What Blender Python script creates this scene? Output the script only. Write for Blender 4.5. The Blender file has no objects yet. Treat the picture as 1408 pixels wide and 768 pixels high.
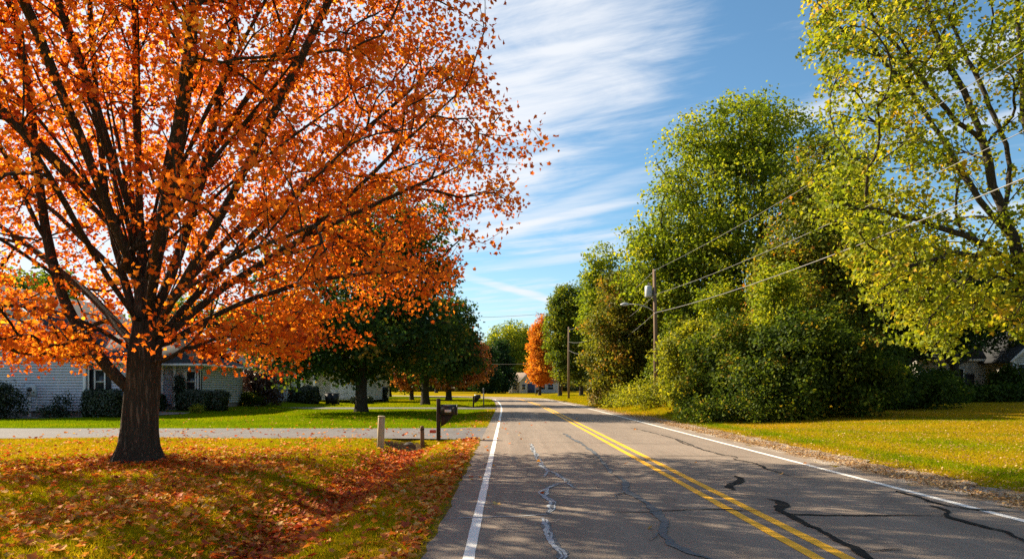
import bpy, math, random
import numpy as np
R = math.radians
SC = bpy.context.scene
COL = SC.collection

# ------------------------------------------------------------------ camera
CAM_H, F, VX, VY = 1.6, 1000.0, 697.0, 532.0        # eye height; focal length and vanishing point in photo pixels
cam_d = bpy.data.cameras.new('camera'); cam = bpy.data.objects.new('camera', cam_d); COL.objects.link(cam)
cam.location = (0, 0, CAM_H); cam.rotation_euler = (R(90), 0, 0)
cam_d.sensor_width = 36; cam_d.lens = F*36/1408
cam_d.shift_x = 7/1408; cam_d.shift_y = 148/1408
cam_d.clip_start = .1; cam_d.clip_end = 3000
SC.camera = cam

# ------------------------------------------------------------------ light
SUN_EL, SUN_AZ = R(33), R(-60)                      # azimuth from +Y towards +X
sd = (math.cos(SUN_EL)*math.sin(SUN_AZ), math.cos(SUN_EL)*math.cos(SUN_AZ), math.sin(SUN_EL))
from mathutils import Vector
sl = bpy.data.lights.new('sun', 'SUN'); sl.energy = 5.0; sl.angle = R(.53); sl.color = (1, .85, .62)
so = bpy.data.objects.new('sun', sl); COL.objects.link(so)
so.rotation_euler = Vector(sd).to_track_quat('Z', 'Y').to_euler(); so.location = (-60, 40, 60)

SC.view_settings.view_transform = 'Standard'; SC.view_settings.look = 'None'
SC.view_settings.exposure = 1.5; SC.view_settings.gamma = 1; SC.view_settings.use_curve_mapping = False
SC.render.engine = 'CYCLES'
cy = SC.cycles
cy.max_bounces = 6; cy.diffuse_bounces = 3; cy.glossy_bounces = 2; cy.transmission_bounces = 4; cy.transparent_max_bounces = 4
cy.use_denoising = False; cy.caustics_reflective = False; cy.caustics_refractive = False
cy.sample_clamp_indirect = 6

class NT:
    """small helper to write node trees"""
    def __init__(s, tree): s.t = tree; s.n = tree.nodes; s.l = tree.links; s.n.clear()
    def new(s, typ, **kw):
        nd = s.n.new(typ)
        for k, v in kw.items(): setattr(nd, k, v)
        return nd
    def put(s, sock, v):
        if hasattr(v, 'is_output') or isinstance(v, bpy.types.NodeSocket): s.l.new(v, sock)
        else: sock.default_value = v
    def math(s, op, a, b=0.0, c=None, clamp=False):
        nd = s.new('ShaderNodeMath', operation=op, use_clamp=clamp)
        s.put(nd.inputs[0], a); s.put(nd.inputs[1], b)
        if c is not None: s.put(nd.inputs[2], c)
        return nd.outputs[0]
    def mix(s, f, a, b, blend='MIX'):
        nd = s.new('ShaderNodeMix', data_type='RGBA', blend_type=blend)
        s.put(nd.inputs[0], f)
        for sock, v in ((nd.inputs[6], a), (nd.inputs[7], b)):
            s.put(sock, (*v, 1) if isinstance(v, tuple) and len(v) == 3 else v)
        return nd.outputs[2]
    def ramp(s, f, stops):
        nd = s.new('ShaderNodeValToRGB'); e = nd.color_ramp.elements
        while len(e) < len(stops): e.new(.5)
        for k, (p, c) in enumerate(stops):
            e[k].position = p; e[k].color = (*c, 1) if len(c) == 3 else c
        s.put(nd.inputs[0], f); return nd.outputs[0]
    def fall(s, f, lo, hi, a=0.0, b=1.0, smooth=True):
        nd = s.new('ShaderNodeMapRange', interpolation_type='SMOOTHSTEP' if smooth else 'LINEAR')
        s.put(nd.inputs[0], f)
        for k, v in zip((1, 2, 3, 4), (lo, hi, a, b)): s.put(nd.inputs[k], v)
        return nd.outputs[0]
    def noise(s, vec, scale, detail=4, rough=.55, dist=0.0):
        nd = s.new('ShaderNodeTexNoise'); s.put(nd.inputs['Vector'], vec)
        nd.inputs['Scale'].default_value = scale; nd.inputs['Detail'].default_value = detail
        nd.inputs['Roughness'].default_value = rough; nd.inputs['Distortion'].default_value = dist
        return nd.outputs[0]
    def mapping(s, vec, scale=(1, 1, 1), rot=(0, 0, 0), loc=(0, 0, 0)):
        nd = s.new('ShaderNodeMapping'); s.put(nd.inputs[0], vec)
        nd.inputs[1].default_value = loc; nd.inputs[2].default_value = rot; nd.inputs[3].default_value = scale
        return nd.outputs[0]

# ------------------------------------------------------------------ sky
W = bpy.data.worlds.new('World'); SC.world = W; W.use_nodes = True
N = NT(W.node_tree)
sky = N.new('ShaderNodeTexSky', sky_type='NISHITA'); sky.sun_disc = False
sky.sun_elevation = SUN_EL; sky.sun_rotation = SUN_AZ
sky.altitude = 200; sky.air_density = 1.0; sky.dust_density = .6; sky.ozone_density = 2.2
tc = N.new('ShaderNodeTexCoord'); sep = N.new('ShaderNodeSeparateXYZ'); N.put(sep.inputs[0], tc.outputs['Generated'])
dx, dy, dz = sep.outputs
zc = N.math('ADD', N.math('MAXIMUM', dz, 0.0), .10)
cu = N.math('DIVIDE', dx, zc); cv = N.math('DIVIDE', dy, zc)
cmb = N.new('ShaderNodeCombineXYZ'); N.put(cmb.inputs[0], cu); N.put(cmb.inputs[1], cv)
pl = cmb.outputs[0]
ys = N.math('MAXIMUM', dy, .05)
gu = N.math('DIVIDE', dx, ys); gv = N.math('DIVIDE', dz, ys)      # direction as slopes against due north
rot = N.mapping(pl, (1, 1, 1), (0, 0, R(24)))
fib = N.noise(N.mapping(rot, (.30, 1.15, 1)), 1.9, 9, .60, .5)
fib2 = N.noise(N.mapping(rot, (.5, 3.4, 1), (0, 0, R(-7))), 2.4, 8, .65, .3)
big = N.noise(pl, .55, 3, .5, .2)
edge = N.math('ADD', gu, N.math('MULTIPLY', gv, -.42))            # the cloud sheet thins out to the right
edge = N.math('ADD', edge, N.math('MULTIPLY', N.math('SUBTRACT', big, .5), .35))
cover = N.fall(edge, -.12, .17, 1.0, 0.0)
cover = N.math('MULTIPLY', cover, N.fall(gv, .10, .34, .42, 1.0))
veil = N.math('ADD', N.math('MULTIPLY', cover, .60), N.math('MULTIPLY', N.math('SUBTRACT', fib, .5), 1.7))
veil = N.math('ADD', veil, N.math('MULTIPLY', N.math('SUBTRACT', fib2, .5), .95))
puff = N.noise(N.mapping(rot, (.9, 1.5, 1)), 3.4, 9, .62, .8)
veil = N.math('ADD', veil, N.math('MULTIPLY', N.math('SUBTRACT', puff, .5), .85))
veil = N.fall(veil, .0, .86)
front = N.fall(dy, .25, .55)
sunside = N.math('MULTIPLY', N.fall(gu, -.30, -.02, 1.0, 0.0), front)
veil = N.math('MULTIPLY', veil, N.fall(dy, .0, .4, .25, 1.0))
veil = N.math('MAXIMUM', veil, N.math('MULTIPLY', sunside, .92))
def streak(a, b, w, amp):                                         # a thin band along a great circle
    (x0, y0), (x1, y1) = [((p[0]-VX)/F, (VY-p[1])/F) for p in (a, b)]
    nx, ny = -(y1-y0), (x1-x0); L = math.hypot(nx, ny); nx /= L; ny /= L
    dd = N.math('ADD', N.math('MULTIPLY', N.math('SUBTRACT', gu, x0), nx), N.math('MULTIPLY', N.math('SUBTRACT', gv, y0), ny))
    dd = N.math('ADD', dd, N.math('MULTIPLY', N.math('SUBTRACT', fib2, .5), w*.9))
    m = N.fall(N.math('ABSOLUTE', dd), w*.15, w, 1, 0)
    return N.math('MULTIPLY', m, N.math('MULTIPLY', amp, N.fall(fib, .25, .6)))
for a, b, w, amp in (((700, 313), (835, 283), .012, 1.0), ((640, 380), (750, 410), .009, .95),
                     ((640, 372), (830, 350), .012, .6), ((690, 330), (900, 262), .008, .5), ((1040, 185), (1190, 128), .022, .7)):
    veil = N.math('MAXIMUM', veil, streak(a, b, w, amp))
low = N.fall(dz, .0, .22, .45, 0.0)
veil = N.math('MAXIMUM', veil, low)
veil = N.math('MULTIPLY', veil, .95, clamp=True)
skyc = N.mix(1.0, sky.outputs[0], (1.06, 1.42, 1.46), 'MULTIPLY')
skc = N.mix(veil, skyc, (8.0, 8.3, 8.8))
bg = N.new('ShaderNodeBackground'); N.put(bg.inputs[0], skc); bg.inputs[1].default_value = .041
wo = N.new('ShaderNodeOutputWorld'); N.l.new(bg.outputs[0], wo.inputs[0])

# ------------------------------------------------------------------ materials
def mat(name):
    m = bpy.data.materials.new(name); m.use_nodes = True
    nt = NT(m.node_tree); o = nt.new('ShaderNodeOutputMaterial')
    return m, nt, o
def principled(nt, o, col, rough=.8, bump=None, bstr=.3, bdist=.02, spec=.3, metal=0.0):
    p = nt.new('ShaderNodeBsdfPrincipled')
    nt.put(p.inputs['Base Color'], (*col, 1) if isinstance(col, tuple) and len(col) == 3 else col)
    nt.put(p.inputs['Roughness'], rough); p.inputs['Specular IOR Level'].default_value = spec
    nt.put(p.inputs['Metallic'], metal)
    if bump is not None:
        b = nt.new('ShaderNodeBump'); b.inputs['Strength'].default_value = bstr; b.inputs['Distance'].default_value = bdist
        nt.put(b.inputs['Height'], bump); nt.l.new(b.outputs[0], p.inputs['Normal'])
    nt.l.new(p.outputs[0], o.inputs[0]); return p
def geo_pos(nt): return nt.new('ShaderNodeNewGeometry').outputs['Position']
def obj_co(nt): return nt.new('ShaderNodeTexCoord').outputs['Object']
def rough_mat(name, a, b, scale=6, rough=.8, bump=.2, spec=.3, stretch=(1, 1, 1), metal=0.0):
    m, nt, o = mat(name); v = nt.mapping(geo_pos(nt), stretch)
    n1 = nt.noise(v, scale, 6, .6); n2 = nt.noise(v, scale*9, 3, .6)
    f = nt.fall(nt.math('ADD', nt.math('MULTIPLY', n1, .7), nt.math('MULTIPLY', n2, .3)), .3, .7)
    principled(nt, o, nt.mix(f, a, b), rough, n2, bump, .01, spec, metal); return m
def foliage(name, stops, transl=.45, gloss=.05, boost=1.35, rough=.45):
    m, nt, o = mat(name)
    at = nt.new('ShaderNodeAttribute', attribute_name='tint')
    c = nt.ramp(at.outputs['Fac'], stops)
    d = nt.new('ShaderNodeBsdfDiffuse'); t = nt.new('ShaderNodeBsdfTranslucent'); g = nt.new('ShaderNodeBsdfGlossy')
    nt.put(d.inputs[0], c); nt.put(t.inputs[0], nt.mix(1.0, c, (boost, boost*.95, boost*.7), 'MULTIPLY'))
    g.inputs['Roughness'].default_value = rough; nt.put(g.inputs[0], (.9, .9, .85, 1))
    m1 = nt.new('ShaderNodeMixShader'); m1.inputs[0].default_value = transl
    nt.l.new(d.outputs[0], m1.inputs[1]); nt.l.new(t.outputs[0], m1.inputs[2])
    m2 = nt.new('ShaderNodeMixShader'); m2.inputs[0].default_value = gloss
    nt.l.new(m1.outputs[0], m2.inputs[1]); nt.l.new(g.outputs[0], m2.inputs[2])
    nt.l.new(m2.outputs[0], o.inputs[0]); return m
def bark_mat(name, a, b, sc=1.0):
    m, nt, o = mat(name); p = geo_pos(nt)
    v = nt.mapping(p, (9*sc, 9*sc, 1.1*sc))
    n1 = nt.noise(v, 2.2, 6, .65, .6); n2 = nt.noise(p, 38*sc, 4, .6); n3 = nt.noise(p, 1.3, 3)
    ridge = nt.math('ABSOLUTE', nt.math('SUBTRACT', n1, .5))
    f = nt.fall(ridge, .0, .16)
    c = nt.mix(f, a, b); c = nt.mix(nt.math('MULTIPLY', n3, .5), c, (.10, .085, .06))
    h = nt.math('ADD', nt.math('MULTIPLY', f, .8), nt.math('MULTIPLY', n2, .25))
    principled(nt, o, c, .9, h, .9, .03, .15); return m

M = {}
M['bark_dark'] = bark_mat('maple bark', (.016, .011, .008), (.15, .10, .068), .8)
M['bark'] = bark_mat('brown bark', (.02, .016, .012), (.09, .07, .05))
M['bark_grey'] = bark_mat('grey brown bark', (.025, .02, .015), (.12, .095, .07))
M['leaf_orange'] = foliage('orange maple leaves', [(0, (.30, .040, .010)), (.3, (.50, .100, .010)), (.6, (.64, .180, .012)), (.87, (.74, .29, .018)), (1, (.76, .37, .03))], .58, .01, 1.5, .6)
M['leaf_orange_far'] = foliage('bright orange leaves', [(0, (.40, .09, .01)), (.5, (.60, .20, .014)), (1, (.68, .32, .03))], .45, .01, 1.3, .6)
M['leaf_rust'] = foliage('rust orange leaves', [(0, (.14, .05, .012)), (.5, (.40, .115, .018)), (1, (.52, .21, .03))], .45, .04)
M['leaf_green'] = foliage('deep green leaves', [(0, (.013, .036, .008)), (.55, (.034, .075, .011)), (.8, (.10, .13, .012)), (1, (.32, .17, .014))], .42, .015, 1.4, .6)  # orange end stop carries the sunlight painted on the lawn maple's top
M['leaf_mid'] = foliage('mid green leaves', [(0, (.045, .075, .007)), (.6, (.13, .18, .010)), (1, (.26, .25, .014))], .5, .015, 1.4, .6)
M['leaf_olive'] = foliage('yellow green leaves', [(0, (.085, .130, .007)), (.55, (.195, .245, .010)), (1, (.36, .34, .016))], .52, .012, 1.45, .6)
M['leaf_yellow'] = foliage('yellowing maple leaves', [(0, (.095, .14, .007)), (.5, (.22, .255, .011)), (.9, (.40, .35, .016)), (1, (.46, .29, .02))], .52, .012, 1.4, .6)
M['leaf_bronze'] = foliage('olive bronze leaves', [(0, (.06, .075, .008)), (.55, (.16, .17, .012)), (.9, (.26, .21, .016)), (1, (.36, .17, .016))], .46, .015, 1.4, .6)
M['leaf_turn'] = foliage('turning leaves green to orange', [(0, (.06, .085, .007)), (.65, (.17, .19, .010)), (.92, (.30, .25, .016)), (1, (.42, .17, .014))], .5, .015, 1.4, .6)
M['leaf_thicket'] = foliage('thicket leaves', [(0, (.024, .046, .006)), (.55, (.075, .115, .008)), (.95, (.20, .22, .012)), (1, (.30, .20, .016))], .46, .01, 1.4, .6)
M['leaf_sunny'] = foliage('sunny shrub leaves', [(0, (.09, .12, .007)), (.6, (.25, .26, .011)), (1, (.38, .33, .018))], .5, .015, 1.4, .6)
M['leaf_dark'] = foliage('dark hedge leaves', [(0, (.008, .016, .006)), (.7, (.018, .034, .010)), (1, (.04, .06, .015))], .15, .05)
M['leaf_purple'] = foliage('purple shrub leaves', [(0, (.022, .010, .010)), (.7, (.055, .02, .017)), (1, (.11, .045, .025))], .3, .05)
M['leaf_dry'] = foliage('dry stalks', [(0, (.10, .08, .03)), (.6, (.24, .19, .07)), (1, (.34, .26, .12))], .3, .02)
M['leaf_far'] = foliage('distant wood leaves', [(0, (.03, .042, .010)), (.6, (.09, .10, .015)), (1, (.20, .16, .022))], .35, .03)
M['fallen'] = foliage('fallen leaves', [(0, (.20, .022, .010)), (.25, (.40, .055, .014)), (.5, (.54, .14, .020)), (.75, (.62, .26, .04)), (1, (.58, .38, .13))], .3, .025, 1.2, .6)
M['fallen_brown'] = foliage('brown fallen leaves', [(0, (.14, .065, .028)), (.4, (.30, .15, .055)), (.75, (.46, .28, .11)), (1, (.60, .44, .24))], .25, .02, 1.2, .6)
M['grass'] = foliage('mown grass blades', [(0, (.085, .150, .003)), (.3, (.17, .220, .003)), (.65, (.31, .235, .005)), (1, (.46, .28, .016))], .45, .0, 1.35, .6)

def ground_mat():
    m, nt, o = mat('lawn ground'); p = geo_pos(nt)
    at = nt.new('ShaderNodeAttribute', attribute_name='dry').outputs['Fac']
    n1 = nt.noise(p, .35, 5, .6); n2 = nt.noise(p, 7, 5, .65); n3 = nt.noise(p, 45, 3, .6)
    f = nt.math('ADD', at, nt.math('ADD', nt.math('MULTIPLY', nt.math('SUBTRACT', n1, .5), .9), nt.math('MULTIPLY', nt.math('SUBTRACT', n2, .5), .55)))
    c = nt.ramp(f, [(0, (.10, .17, .003)), (.35, (.18, .22, .004)), (.65, (.30, .22, .006)), (1, (.36, .20, .018))])
    c = nt.mix(nt.fall(n3, .42, .62), nt.mix(1.0, c, (.62, .62, .6), 'MULTIPLY'), c)
    soil = nt.new('ShaderNodeAttribute', attribute_name='soil').outputs['Fac']
    s = nt.fall(nt.math('ADD', soil, nt.math('MULTIPLY', nt.math('SUBTRACT', n2, .5), .8)), .35, .65)
    c = nt.mix(s, c, nt.mix(n3, (.05, .034, .022), (.16, .11, .065)))
    h = nt.math('ADD', n3, nt.math('MULTIPLY', n2, .6))
    principled(nt, o, c, 1.0, h, .35, .04, .0); return m
M['ground'] = ground_mat()

def road_mat(name, a, b, spread=1.0):
    m, nt, o = mat(name); p = geo_pos(nt)
    n1 = nt.noise(p, .45, 5, .6); sp = nt.noise(p, 95, 2, .7); sp2 = nt.noise(p, 28, 4, .7)
    lane = nt.noise(nt.mapping(p, (1.6, .05, 1)), 1.6, 4, .55); st = nt.noise(nt.mapping(p, (5, .35, 1)), 2.0, 5, .6)
    f = nt.math('ADD', nt.math('MULTIPLY', n1, .35), nt.math('ADD', nt.math('MULTIPLY', lane, .4), nt.math('MULTIPLY', st, .25)))
    c = nt.mix(nt.fall(f, .36, .64), a, b)
    sx = nt.new('ShaderNodeSeparateXYZ'); nt.put(sx.inputs[0], p)
    for lx in (.45, 2.05, 3.75, 5.35):   # tyre-polished wheel tracks
        w = nt.fall(nt.math('ABSOLUTE', nt.math('SUBTRACT', sx.outputs[0], lx)), .1, .55, .16*spread, 0)
        c = nt.mix(nt.math('MULTIPLY', w, nt.math('ADD', n1, .4)), c, nt.mix(1.0, c, (.35, .35, .37), 'MULTIPLY'))
    c = nt.mix(nt.fall(sp, .38, .68), nt.mix(1.0, c, (.62, .62, .63), 'MULTIPLY'), nt.mix(1.0, c, (1.32, 1.30, 1.27), 'MULTIPLY'))
    c = nt.mix(nt.fall(sp2, .62, .72, 0, .55), c, nt.mix(1.0, c, (.6, .6, .62), 'MULTIPLY'))
    c = nt.mix(nt.fall(nt.noise(p, 140, 1), .70, .76, 0, .6), c, (.42, .39, .35))
    principled(nt, o, c, nt.fall(n1, .3, .7, .78, .92), nt.math('ADD', sp, nt.math('MULTIPLY', sp2, .5)), .55, .012, .25); return m
M['road'] = road_mat('worn asphalt', (.208, .164, .130), (.282, .226, .181))
M['drive'] = road_mat('driveway asphalt', (.115, .108, .11), (.165, .155, .158), 0)
def paint_mat(name, col, worn):
    m, nt, o = mat(name); p = geo_pos(nt)
    n = nt.noise(p, 60, 4, .7); n2 = nt.noise(p, 3, 5, .65)
    f = nt.fall(nt.math('ADD', nt.math('MULTIPLY', n, .6), nt.math('MULTIPLY', n2, .4)), .52, .68, 0, .65)
    principled(nt, o, nt.mix(f, col, worn), .65, n, .4, .006, .3); return m
M['white_line'] = paint_mat('white road paint', (.72, .70, .66), (.40, .37, .33))
M['yellow_line'] = paint_mat('yellow road paint', (.80, .40, .010), (.50, .27, .03))
M['tar'] = rough_mat('fresh crack tar', (.008, .008, .009), (.022, .021, .022), 12, .8, .3, .08)
M['tar_old'] = rough_mat('greyed crack tar', (.06, .068, .08), (.105, .115, .13), 9, .7, .3, .3)
M['tar_pale'] = rough_mat('bleached crack filler', (.22, .25, .29), (.36, .38, .41), 14, .7, .3, .3)
M['hair'] = rough_mat('hairline crack', (.035, .031, .028), (.075, .066, .06), 16, .9, .3, .2)
def gravel_mat():
    m, nt, o = mat('leafy gravel'); p = geo_pos(nt)
    v = nt.new('ShaderNodeTexVoronoi'); nt.put(v.inputs['Vector'], p); v.inputs['Scale'].default_value = 34
    n = nt.noise(p, 1.1, 5, .6); n2 = nt.noise(p, 20, 4, .7)
    c = nt.mix(nt.fall(n2, .35, .65), (.16, .10, .058), (.34, .25, .165))
    c = nt.mix(nt.fall(n, .45, .62), c, nt.mix(v.outputs['Color'], (.24, .20, .16), (.46, .40, .34)))
    principled(nt, o, c, .95, nt.math('ADD', v.outputs['Distance'], n2), .8, .03, .15); return m
M['gravel'] = gravel_mat()
def siding_mat(name, a, b):
    m, nt, o = mat(name); p = geo_pos(nt)
    n = nt.noise(p, 1.2, 5, .6); n2 = nt.noise(nt.mapping(p, (1, 1, .1)), 6, 5, .6)
    f = nt.fall(nt.math('ADD', nt.math('MULTIPLY', n, .5), nt.math('MULTIPLY', n2, .5)), .35, .65)
    principled(nt, o, nt.mix(f, a, b), .55, n2, .1, .01, .3); return m
M['siding'] = siding_mat('grey lap siding', (.49, .51, .59), (.56, .58, .66))
M['siding_b'] = siding_mat('pale grey siding', (.54, .56, .64), (.61, .63, .71))
M['siding_c'] = siding_mat('cream siding', (.55, .52, .46), (.64, .61, .55))
M['siding_old'] = siding_mat('weathered grey siding', (.34, .32, .29), (.52, .50, .46))
M['siding_far'] = siding_mat('off white siding', (.50, .47, .43), (.60, .56, .51))
M['trim'] = rough_mat('white trim', (.70, .69, .67), (.80, .79, .77), 4, .5, .05)
M['shutter'] = rough_mat('black shutter', (.012, .013, .016), (.025, .026, .03), 6, .5, .1)
M['blue_door'] = rough_mat('blue door', (.03, .04, .09), (.045, .055, .12), 4, .5, .1)
M['door'] = rough_mat('brown door', (.10, .05, .03), (.15, .08, .045), 4, .5, .1)
M['glass'] = rough_mat('dark window glass', (.012, .015, .018), (.03, .035, .04), .8, .08, 0, .6)
def shingle_mat(name, a, b):
    m, nt, o = mat(name); p = geo_pos(nt)
    br = nt.new('ShaderNodeTexBrick'); nt.put(br.inputs['Vector'], nt.mapping(p, (1, 1, 1), (R(90), 0, 0)))
    br.inputs['Scale'].default_value = 3.0; br.inputs['Color1'].default_value = (*a, 1); br.inputs['Color2'].default_value = (*b, 1)
    br.inputs['Mortar'].default_value = (a[0]*.4, a[1]*.4, a[2]*.4, 1); br.inputs['Mortar Size'].default_value = .03
    n = nt.noise(p, 24, 4, .7); c = nt.mix(n, br.outputs[0], nt.mix(1.0, br.outputs[0], (.5, .5, .5), 'MULTIPLY'))
    principled(nt, o, c, .9, n, .4, .02, .15); return m
M['shingle'] = shingle_mat('blue grey shingles', (.07, .075, .085), (.10, .105, .115))
M['shingle_tan'] = shingle_mat('tan shingles', (.27, .20, .16), (.34, .26, .21))
M['foundation'] = rough_mat('concrete block', (.20, .16, .14), (.28, .23, .20), 8)
M['wood_pale'] = rough_mat('pale grey wood', (.30, .25, .15), (.46, .39, .25), 4, .8, .3, .2, (6, 6, .6))
M['wood_brown'] = rough_mat('brown wood', (.10, .055, .03), (.22, .13, .075), 4, .85, .3, .2, (6, 6, .6))
M['wood_dark'] = rough_mat('dark wood', (.018, .012, .010), (.05, .032, .024), 4, .85, .3, .2, (6, 6, .6))
M['pole_wood'] = rough_mat('weathered pole wood', (.13, .085, .055), (.25, .17, .115), 3, .9, .4, .15, (8, 8, .35))
M['black_metal'] = rough_mat('black enamel', (.010, .010, .011), (.020, .020, .021), 5, .42, .05, .4)
M['grey_metal'] = rough_mat('grey painted metal', (.34, .36, .38), (.46, .48, .50), 4, .45, .05, .4)
M['alu'] = rough_mat('weathered aluminium', (.42, .41, .39), (.55, .54, .52), 4, .4, .05, .5, (1, 1, 1), .3)
M['wire'] = rough_mat('weathered wire', (.16, .155, .15), (.24, .23, .22), 4, .5, .05, .4)
M['dark_box'] = rough_mat('dark grey metal', (.03, .03, .032), (.055, .055, .06), 5, .5, .05, .4)
M['plate'] = rough_mat('pale number plate', (.46, .43, .42), (.60, .56, .55), 20, .5, .05)
M['red'] = rough_mat('red reflector', (.38, .05, .03), (.5, .08, .05), 8, .35, .05)
M['mulch'] = rough_mat('stone mulch', (.16, .12, .11), (.34, .28, .26), 18, .95, .8, .1)
M['bin'] = rough_mat('dark plastic bin', (.012, .013, .014), (.025, .026, .028), 5, .5, .05)
M['concrete'] = rough_mat('old concrete', (.10, .095, .09), (.2, .19, .18), 6, .9, .4)

# ------------------------------------------------------------------ mesh helpers
def mesh(name, verts, faces, m=None, parent=None, smooth=False, attrs=None, uniform=None):
    """verts (n,3); faces: an (f,k) array (uniform) or a list of index lists"""
    me = bpy.data.meshes.new(name); verts = np.asarray(verts, np.float32)
    me.vertices.add(len(verts)); me.vertices.foreach_set('co', verts.ravel())
    if isinstance(faces, np.ndarray):
        nf, k = faces.shape; loops = faces.astype(np.int32).ravel(); starts = np.arange(nf, dtype=np.int32)*k; tot = np.full(nf, k, np.int32)
    else:
        tot = np.array([len(f) for f in faces], np.int32); starts = np.concatenate([[0], np.cumsum(tot)[:-1]]).astype(np.int32)
        loops = np.array([i for f in faces for i in f], np.int32); nf = len(faces)
    me.loops.add(len(loops)); me.loops.foreach_set('vertex_index', loops)
    me.polygons.add(nf); me.polygons.foreach_set('loop_start', starts); me.polygons.foreach_set('loop_total', tot)
    if smooth: me.polygons.foreach_set('use_smooth', np.ones(nf, bool))
    for an, dom, val in (attrs or ()):
        a = me.attributes.new(an, 'FLOAT', dom); a.data.foreach_set('value', np.asarray(val, np.float32))
    me.update(calc_edges=True)
    if m is not None: me.materials.append(m)
    o = bpy.data.objects.new(name, me); COL.objects.link(o)
    if parent is not None: o.parent = parent
    return o
class MB:
    """collects simple solids into ONE mesh"""
    def __init__(s): s.v = []; s.f = []
    def add(s, v, f):
        b = len(s.v); s.v += [tuple(p) for p in v]; s.f += [[i+b for i in q] for q in f]; return s
    def box(s, c, d, rz=0.0, bev=0.0):
        hx, hy, hz = d[0]/2, d[1]/2, d[2]/2; b = min(bev, hx*.9, hy*.9, hz*.9); vs = []
        if b <= 0:
            vs = [(x, y, z) for z in (-hz, hz) for x, y in ((-hx, -hy), (hx, -hy), (hx, hy), (-hx, hy))]
            fs = [[3, 2, 1, 0], [4, 5, 6, 7]] + [[i, (i+1) % 4, 4+(i+1) % 4, 4+i] for i in range(4)]
        else:
            def ring(z, ins):
                x, y = hx-ins, hy-ins
                return [(-x+b, -y, z), (x-b, -y, z), (x, -y+b, z), (x, y-b, z), (x-b, y, z), (-x+b, y, z), (-x, y-b, z), (-x, -y+b, z)]
            vs = ring(-hz, b)+ring(-hz+b, 0)+ring(hz-b, 0)+ring(hz, b)
            fs = [list(range(7, -1, -1)), [24+i for i in range(8)]]
            fs += [[8*k+i, 8*k+(i+1) % 8, 8*(k+1)+(i+1) % 8, 8*(k+1)+i] for k in range(3) for i in range(8)]
        ca, sa = math.cos(rz), math.sin(rz)
        return s.add([(c[0]+x*ca-y*sa, c[1]+x*sa+y*ca, c[2]+z) for x, y, z in vs], fs)
    def tube(s, pts, r, n=8, cap=True):
        pts = [Vector(p) for p in pts]; rs = r if isinstance(r, (list, tuple)) else [r]*len(pts); vs = []; fs = []
        ax = (pts[-1]-pts[0]).normalized(); ref = Vector((1, 0, 0)) if abs(ax.x) < .7 else Vector((0, 1, 0))
        for i, p in enumerate(pts):
            t = (pts[min(i+1, len(pts)-1)]-pts[max(i-1, 0)]).normalized(); a = t.cross(ref).normalized(); b = t.cross(a)
            for k in range(n):
                q = 2*math.pi*k/n; vs.append(p+(a*math.cos(q)+b*math.sin(q))*rs[i])
        for i in range(len(pts)-1):
            for k in range(n): fs.append([i*n+k, i*n+(k+1) % n, (i+1)*n+(k+1) % n, (i+1)*n+k])
        if cap: fs += [list(range(n-1, -1, -1)), [(len(pts)-1)*n+k for k in range(n)]]
        return s.add(vs, fs)
    def prism(s, poly, y0, y1):      # an outline in x,z pushed from y0 to y1
        n = len(poly)
        return s.add([(x, y0, z) for x, z in poly]+[(x, y1, z) for x, z in poly],
                     [list(range(n)), list(range(2*n-1, n-1, -1))]+[[i, n+i, n+(i+1) % n, (i+1) % n] for i in range(n)])
    def build(s, name, m, parent=None, smooth=False): return mesh(name, s.v, s.f, m, parent, smooth)
def tag(o, label=None, cat=None, group=None, kind=None):
    if label: o['label'] = label
    if cat: o['category'] = cat
    if group: o['group'] = group
    if kind: o['kind'] = kind
    return o
def thing(name, label, cat, loc=(0, 0, 0), group=None):
    o = bpy.data.objects.new(name, None); COL.objects.link(o); o.location = loc; o.empty_display_size = .3
    return tag(o, label, cat, group)
def rebase(root):
    """parts were written in world coordinates: move their meshes so that the thing's Empty sits at its base"""
    l = root.location
    def walk(o):
        for c in o.children:
            if c.data is not None:
                c.data.transform(__import__('mathutils').Matrix.Translation(-l))
            walk(c)
    bpy_children = root.children
    walk(root)
def vnoise(x, y, s, seed):
    r = np.random.default_rng(seed); g = r.random((64, 64)); u, v = (x*s) % 64, (y*s) % 64; i, j = u.astype(int), v.astype(int); fu, fv = u-i, v-j
    fu, fv = fu*fu*(3-2*fu), fv*fv*(3-2*fv); a = lambda p, q: g[p % 64, q % 64]
    return (a(i, j)*(1-fu)+a(i+1, j)*fu)*(1-fv)+(a(i, j+1)*(1-fu)+a(i+1, j+1)*fu)*fv
def norm(a): return a/np.maximum(np.linalg.norm(a, axis=-1, keepdims=True), 1e-9)
def sstep(a, lo, hi):
    t = np.clip((a-lo)/(hi-lo), 0, 1); return t*t*(3-2*t)
def lerp(a, b, t): return a+(b-a)*t

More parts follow.
